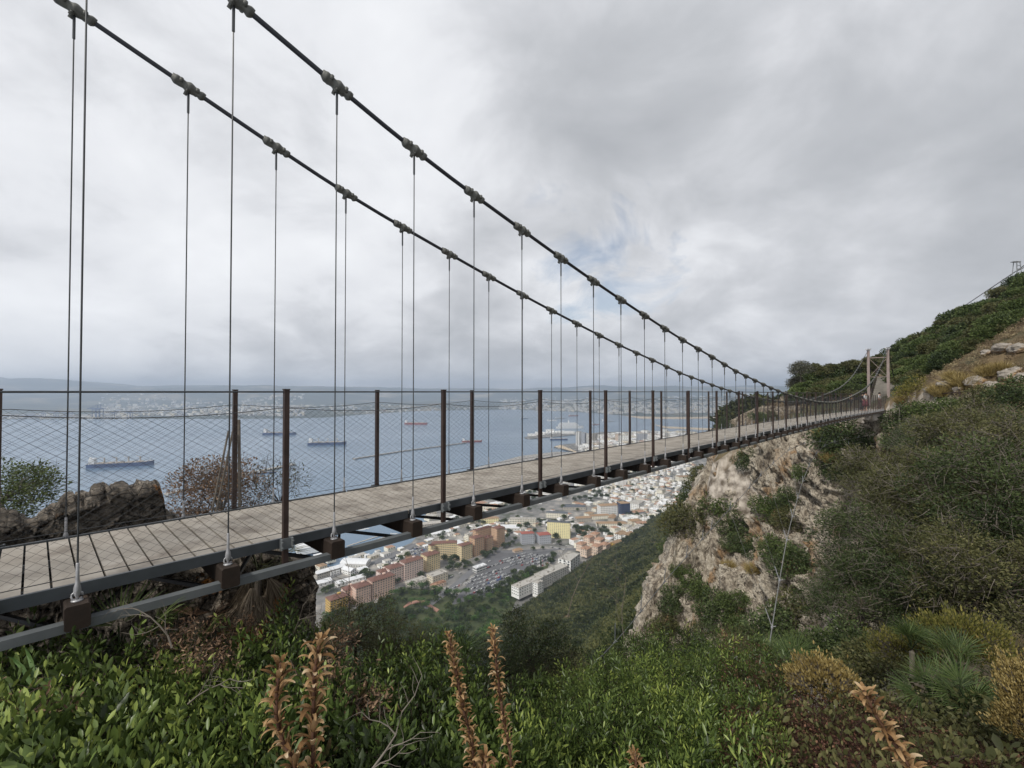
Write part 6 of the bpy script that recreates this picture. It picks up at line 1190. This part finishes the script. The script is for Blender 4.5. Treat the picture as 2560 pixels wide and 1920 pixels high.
# ------------------------------------------------------------------ ships
M['hullb'] = flat('navy_hull_paint', (.03, .06, .15), .5, .2, .05); M['hullr'] = flat('red_hull_paint', (.26, .06, .045), .5, .2, .05); M['deckr'] = flat('ship_deck', (.38, .34, .29), .7, .2, .05); M['shipw'] = flat('ship_white', (.7, .7, .69), .5, .05, .1); M['hullw'] = M['shipw']; M['hullg'] = flat('grey_hull', (.2, .21, .22), .5, .1, .1)
def ship(px, py, L, heading, hull, lab, cranes=4, deck='deckr', house=True, name='cargo_ship', liner=False, cr_h=16):
    p = atZ(px, py, SEAZ); root = empty(name, (p.x, p.y, SEAZ), heading); Wd = L * .145; Hh = L * .072; b = MB(); n1 = 16; V = []
    for i in range(n1 + 1):
        u = i / n1; x = (u - .5) * L; ww = Wd / 2 * min(1, (1.02 - u) / .16) ** .6 * min(1, .75 + u * 3); sh = Hh * (1 + .25 * max(0, (u - .85) / .15)); 
        V += [(x, -ww * .9, -1.5), (x, -ww, sh), (x, ww, sh), (x, ww * .9, -1.5)]
    b.add(V, [(4 * i + j, 4 * i + (j + 1) % 4, 4 * i + 4 + (j + 1) % 4, 4 * i + 4 + j) for i in range(n1) for j in (0, 2, 3)] + [(0, 1, 2, 3)], 0); b.add(V, [(4 * i + 1, 4 * i + 2, 4 * i + 6, 4 * i + 5) for i in range(n1)], 1); b.build('hull', [M[hull], M[deck]], root)
    if liner:
        for k, (a, c, hh) in enumerate(((-.42, .30, .06), (-.40, .26, .10), (-.36, .2, .13))): b = MB(); b.box(((a + c) / 2 * L, 0, Hh + L * hh / 2), ((c - a) * L, Wd * .9 - k, L * hh)); b.build('deckhouse', M['shipw'], root)
        b = MB(); b.lathe((-.05 * L, 0, Hh + L * .13), [(L * .03, 0), (L * .02, L * .06), (.5, L * .12)], 8); b.build('funnel', M['shipw'], root); return tag(root, lab, 'ship')
    if house:
        b = MB(); b.box((-.42 * L, 0, Hh + L * .04), (L * .08, Wd * .9, L * .10)); b.box((-.41 * L, 0, Hh + L * .09), (L * .04, Wd * .95, L * .02)); b.box((-.45 * L, 0, Hh + L * .085), (L * .025, Wd * .3, L * .07)); b.build('deckhouse', M['shipw'], root)
    for k in range(5):
        b = MB(); b.box(((-.30 + k * .145) * L, 0, Hh + L * .010), (L * .10, Wd * .6, L * .018)); b.build('hatch', M[deck], root)
    for k in range(cranes):
        b = MB(); x = (-.34 + (k + .5) * (.72 / cranes)) * L; b.lathe((x, 0, Hh), [(L * .013, 0), (L * .012, cr_h * L / 180 + 3)], 8); b.tube([(x, 0, Hh + cr_h * L / 180), (x - .07 * L, 0, Hh + cr_h * L / 180 * 1.3)], L * .004, 5); b.build('crane', M['deckr'], root)
    b = MB(); b.tube([(.44 * L, 0, Hh), (.44 * L, 0, Hh + L * .07)], L * .003, 5); b.build('mast', M['shipw'], root); return tag(root, lab, 'ship')
ship(303, 1166, 215, .38, 'hullb', 'blue bulk carrier with four deck cranes, nearest ship at left', 4)
ship(699, 1087, 225, .02, 'hullb', 'long low blue tanker behind the second near post', 0)
ship(818, 1112, 205, .2, 'hullb', 'blue cargo ship with three yellowish cranes and white bow', 3)
ship(1040, 1061, 215, -.15, 'hullr', 'grey and red tanker in the middle of the bay', 0)
ship(1180, 1105, 120, .25, 'hullr', 'red and white ship moored at the end of the long mole', 1)
ship(965, 1029, 170, 0, 'hullr', 'small far red ship near the opposite shore', 0)
ship(445, 1041, 190, 0, 'hullg', 'grey ship far off near the container cranes', 2)
ship(1434, 1040, 130, .3, 'hullr', 'small orange ship out beyond the pier', 1)
ship(1400, 1047, 110, -.2, 'hullg', 'small grey ship left of the orange one', 1)
ship(1380, 1052, 100, .1, 'hullw', 'small white ship nearer the pier', 1)
ship(1511, 1052, 110, 1.0, 'hullw', 'white ship right of the orange one', 0)
ship(1310, 1047, 90, .3, 'hullb', 'small blue boat far out left of the pier', 1)
ship(1525, 1054, 90, -.4, 'hullg', 'small grey boat beside the white ship', 1)
ship(1350, 1030, 110, .1, 'hullw', 'white ship in front of the far refinery shore', 0)
ship(1490, 1062, 70, .4, 'hullr', 'small tug beyond the harbour', 0)
ship(1425, 1071, 230, .15, 'hullw', 'white cruise ship moored behind the pier tanks', liner=True, name='cruise_ship')
ship(1397, 1100, 110, .1, 'hullb', 'dark blue ship moored alongside the pier', 0)
ship(160, 1110, 26, .3, 'hullw', 'tiny pale sailing boat at the far left of the bay', 0, name='boat')
ship(668, 1183, 60, .35, 'hullb', 'small blue coaster moored at the left mole', 1)
for k, (x, y, a) in enumerate([(905, 1378, .6), (915, 1372, .6), (925, 1366, .6), (893, 1384, .6), (945, 1358, .7), (955, 1352, .7), (985, 1335, .2), (905, 1325, .1), (915, 1322, .1), (1015, 1340, .5), (935, 1368, .6)]):
    ship(x, y, 15, a, 'hullw', 'white yacht moored at the marina pontoon', 0, 'shipw', name='yacht')['group'] = 'yachts at the marina pontoons'
# moles and pontoons
def mole(name, pix, w_, h, mat, lab):
    P = [atZ(x, y, SEAZ) for x, y in pix]; b = MB(); o_ = P[0]
    for i in range(len(P) - 1):
        d = P[i + 1] - P[i]; n_ = max(2, int(d.length / 8)); rot = Matrix.Rotation(math.atan2(d.y, d.x), 3, 'Z')
        for k in range(n_): b.box(P[i] + d * ((k + .5) / n_) + Vector((0, 0, h / 2 - 1 + RN.uniform(-.2, .2))), (d.length / n_ + .2, w_ * RN.uniform(.9, 1.1), h + 2), rot)
    return tag(b.build(name, mat), lab, 'breakwater')
mole('breakwater', [(884, 1149), (1000, 1130), (1100, 1117), (1165, 1108)], 14, 5, M['rockfill'], 'long detached mole running across the bay behind the deck')
mole('breakwater', [(560, 1200), (640, 1182), (733, 1163)], 20, 6, M['r_flat'], 'thick concrete mole behind the dry brown bush')
mole('breakwater', [(415, 1238), (490, 1222)], 16, 5, M['r_flat'], 'short piece of mole beside the rubble wall')
mole('pontoon', [(868, 1366), (955, 1338)], 4, 1, M['r_flat'], 'grey floating pontoon in the marina, with piles'); mole('breakwater', [(893, 1371), (965, 1346)], 8, 3, M['rockfill'], 'stone groyne beside the marina pontoon')
# cranes and stacks of the far port
def gcrane(px, py, H, lab):
    p = atZ(px, py, SEAZ + 4); root = empty('container_crane', tuple(p), RN.uniform(-.3, .3)); b = MB()
    for sx in (-1, 1):
        for sy in (-1, 1): b.box((sx * H * .16, sy * H * .14, H * .35), (H * .035, H * .035, H * .7))
    b.box((0, 0, H * .66), (H * .36, H * .3, H * .04)); b.build('legs', M['hullb'], root); b = MB(); b.box((-H * .1, 0, H * .72), (H * 1.1, H * .05, H * .05)); b.box((H * .1, 0, H * .85), (H * .04, H * .04, H * .3)); b.tube([(H * .1, 0, H), (-H * .55, 0, H * .74)], H * .012, 4); b.build('boom', M['hullb'], root); tag(root, lab, 'crane')
for k, (x, y, H) in enumerate(((140, 1046, 90), (166, 1045, 85), (240, 1046, 150), (248, 1046, 155), (286, 1046, 90), (325, 1047, 95), (108, 1046, 80), (180, 1046, 80))):
    gcrane(x, y, H, ['blue harbour crane at the far left quay, second', 'blue harbour crane on the far quay, third', 'tall twin blue crane, left one, on the far quay', 'tall twin blue crane, right one, on the far quay', 'blue harbour crane right of the tall pair', 'rightmost blue crane on the far quay', 'leftmost blue crane on the far quay', 'low blue crane between the third and the tall pair'][k])
# far town: countless white blocks along the opposite shore
rs2 = np.random.RandomState(33); b = MB(); cnt = 0
def farblocks(x0, x1, y0, y1, n_, hm, sz):
    for _ in range(n_):
        x = rs2.uniform(x0, x1); y = rs2.uniform(y0, y1); p = atZ(x, y, SEAZ + 10); zb = farz(p.x, p.y)
        if zb < SEAZ - 2: continue
        L_, W_, H_ = rs2.uniform(.5, 1.4) * sz, rs2.uniform(.4, 1) * sz, rs2.uniform(.5, 1.5) * hm; b.box((p.x, p.y, zb + H_ / 2 - 5), (L_, W_, H_ + 10), Matrix.Rotation(rs2.uniform(0, 3), 3, 'Z'), rs2.choice([0, 0, 0, 1, 2, 3]))
farblocks(-150, 340, 1038, 1047, 260, 14, 60); farblocks(250, 760, 1014, 1040, 620, 24, 48); farblocks(740, 1260, 1020, 1032, 160, 16, 50); farblocks(1250, 1500, 1008, 1026, 260, 22, 60); farblocks(1380, 1900, 1012, 1034, 700, 18, 42); farblocks(1500, 1900, 1018, 1034, 300, 22, 40)
tag(b.build('far_town', [M['w_pale'], M['w_beige'], M['w_stone'], M['w_grey']]), kind='stuff')
for k, x in enumerate((1330, 1348, 1372, 1388, 1290, 1277)):
    p = atZ(x, 1004, SEAZ); p = Vector((p.x, p.y, 0)) * (9500 / p.y); zb = farz(p.x, p.y); root = empty('wind_turbine', (p.x, p.y, zb - 3)); b = MB(); b.lathe((0, 0, 0), [(3.2, 0), (1.8, 110)], 8); b.build('mast', M['shipw'], root); b = MB(); 
    for q in range(3): a = q * 2.094 + k; b.tube([(0, -4, 110), (50 * math.sin(a), -4, 110 + 50 * math.cos(a))], [2.4, .8], 5)
    b.build('rotor', M['shipw'], root); tag(root, 'white wind turbine on the far hills, ' + ['third', 'fourth', 'fifth', 'rightmost', 'second', 'leftmost'][k] + ' of the row', 'wind turbine')

# ------------------------------------------------------------------ cable car pylon and cable on the ridge
P0 = atY(2542, 676, 118); root = empty('cable_car_pylon', tuple(P0)); root.scale = (.6, .6, .6); b = MB()
for sx in (-1, 1):
    for sy in (-1, 1): b.tube([(sx * 1.2, sy * 1.0, -4), (sx * .7, sy * .6, 3.6)], .14, 5)
for z_ in (-1.5, 0, 1.5, 3): b.tube([(-1, -.8, z_), (1, -.8, z_ + .8)], .08, 4); b.tube([(1, -.8, z_), (-1, -.8, z_ + .8)], .08, 4)
b.build('frame', M['hullg'], root); b = MB(); b.box((-.4, 0, 3.7), (3.2, 1.4, .3)); b.box((1.6, 0, .5), (5.2, .5, .35), Matrix.Rotation(-.45, 3, 'Y')); b.build('saddle', M['hullg'], root); tag(root, 'grey lattice cable car pylon on the ridge at the right edge', 'pylon')
for dx in (0,):
    b = MB(); A = atY(2700, 560, 112); C_ = atY(2160, 925, 420); b.tube([A, P0 + Vector((1, 0, .6)), P0.lerp(C_, .3) - Vector((0, 0, 1)), P0.lerp(C_, .6) - Vector((0, 0, 1.5)), C_], .12, 5); tag(b.build('cableway_rope', M['cable']), 'thin cableway rope running down along the ridge line', 'cable')

# ------------------------------------------------------------------ people at the far end of the bridge
M['skin'] = flat('skin', (.42, .26, .19), .6, .05, 5); M['c_white'] = flat('white_shirt', (.66, .66, .66), .8, .05, 6); M['c_maroon'] = flat('maroon_skirt', (.13, .035, .045), .8, .1, 6); M['c_brown'] = flat('brown_trousers', (.13, .08, .06), .8, .1, 6); M['c_dark'] = flat('dark_clothes', (.03, .03, .035), .8, .1, 6); M['hair'] = flat('dark_hair', (.02, .014, .01), .7, .2, 10); M['c_tan'] = flat('tan_jacket', (.40, .25, .13), .8, .1, 6)
def skin_mesh(verts, edges, radii, name, mat, parent, lvl=1):
    me = bpy.data.meshes.new(name); me.from_pydata(verts, edges, []); o = bpy.data.objects.new(name, me); COL.objects.link(o)
    m_ = o.modifiers.new('s', 'SKIN'); me.skin_vertices[0].data[0].use_root = True
    for i, r in enumerate(radii): me.skin_vertices[0].data[i].radius = (r if isinstance(r, tuple) else (r, r))
    o.modifiers.new('ss', 'SUBSURF').levels = lvl; o.modifiers['ss'].render_levels = lvl; me.materials.append(mat)
    dg = bpy.context.evaluated_depsgraph_get(); m2 = bpy.data.meshes.new_from_object(o.evaluated_get(dg)); o.modifiers.clear(); o.data = m2; o.parent = parent; o.name = name; return o
def person(loc, rz, lab, top, legs, skirt=False, stride=.1, h=1.7, arm=.0):
    root = empty('person', tuple(loc), rz); s = h / 1.7
    V = [(0, 0, .95), (0, 0, 1.15), (0, 0, 1.38), (0, .01, 1.48), (0, .02, 1.6), (0, .01, 1.68), (.09, 0, .9), (.10, stride, .5), (.10, stride * .6, .08), (.10, stride * .6 + .12, .03), (-.09, 0, .9), (-.10, -stride * .6, .5), (-.10, -stride * 1.6, .08), (-.10, -stride * 1.6 + .12, .03), (.19, 0, 1.4), (.24, -.03, 1.14), (.23, .1 + arm, .93), (.22, .16 + arm, .86), (-.19, 0, 1.4), (-.24, -.03, 1.14), (-.23, .1, .93), (-.22, .14, .86)]
    E_ = [(0, 1), (1, 2), (2, 3), (3, 4), (4, 5), (0, 6), (6, 7), (7, 8), (8, 9), (0, 10), (10, 11), (11, 12), (12, 13), (2, 14), (14, 15), (15, 16), (16, 17), (2, 18), (18, 19), (19, 20), (20, 21)]
    Rr = [(.15, .1), (.13, .09), (.16, .1), .055, .095, .07, .085, .058, .038, .035, .085, .058, .038, .035, .05, .042, .03, .025, .05, .042, .03, .025]
    V = [(x * s, y * s, z * s) for x, y, z in V]; body = skin_mesh(V, E_, Rr, 'body', M['skin'], root, 2)
    skin_mesh([V[0], V[1], V[2], V[14], V[15], V[18], V[19]], [(0, 1), (1, 2), (2, 3), (3, 4), (2, 5), (5, 6)], [(.17, .12), (.155, .115), (.185, .125), .065, .057, .065, .057], 'shirt', M[top], root)
    if skirt: b = MB(); b.lathe((0, 0, .45), [(.27, 0), (.22, .25), (.16, .56)], 14); b.build('skirt', M[legs], root, True)
    else: skin_mesh([V[0], V[6], V[7], V[8], V[10], V[11], V[12]], [(0, 1), (1, 2), (2, 3), (0, 4), (4, 5), (5, 6)], [(.165, .12), .10, .073, .055, .10, .073, .055], 'trousers', M[legs], root)
    b = MB(); b.lathe((0, .0, 1.56 * s), [(.06, -.06), (.10, .0), (.105, .06), (.08, .115), (.02, .135)], 12); b.build('hair', M['hair'], root, True)
    b = MB(); b.lathe((0, .115 * s, 1.60 * s), [(.012, -.02), (.018, 0), (.008, .025)], 6)
    for sx in (-1, 1): b.lathe((sx * .035, .105 * s, 1.635 * s), [(.008, -.006), (.011, 0), (.004, .008)], 6)
    b.build('face_features', M['hair'], root); return tag(root, lab, 'person')
person(bp_(49.5, 5.0, deckz(49.5)), -2.4, 'person with dark hair, white top and maroon skirt walking on the far deck', 'c_white', 'c_maroon', True)
person(bp_(60.5, 4.95, deckz(60.5)), -2.5, 'person in white shirt and brown trousers stepping onto the deck at the far tower', 'c_white', 'c_brown', h=1.78, stride=.14)
person(bp_(51.2, 5.4, deckz(51.2)), -2.3, 'person in dark clothes with pale bag beside the one in the maroon skirt', 'c_dark', 'c_dark', h=1.65)
person(atY(2128, 1000, 54) - Vector((0, 0, .9)), -2.8, 'person in tan jacket standing beyond the deck left of the towers', 'c_tan', 'c_dark')

# ------------------------------------------------------------------ haze
hm_ = bpy.data.materials.new('haze_air'); hm_.use_nodes = True; t = hm_.node_tree; t.nodes.clear(); pv = t.nodes.new('ShaderNodeVolumePrincipled'); ou = t.nodes.new('ShaderNodeOutputMaterial'); t.links.new(pv.outputs[0], ou.inputs['Volume'])
pv.inputs['Density'].default_value = .000105; pv.inputs['Color'].default_value = (.68, .81, 1.0, 1); pv.inputs['Anisotropy'].default_value = .2
b = MB(); b.box((-2500, 7800, 20), (28000, 17600, 664)); hz_ = b.build('haze', hm_); tag(hz_, kind='stuff')
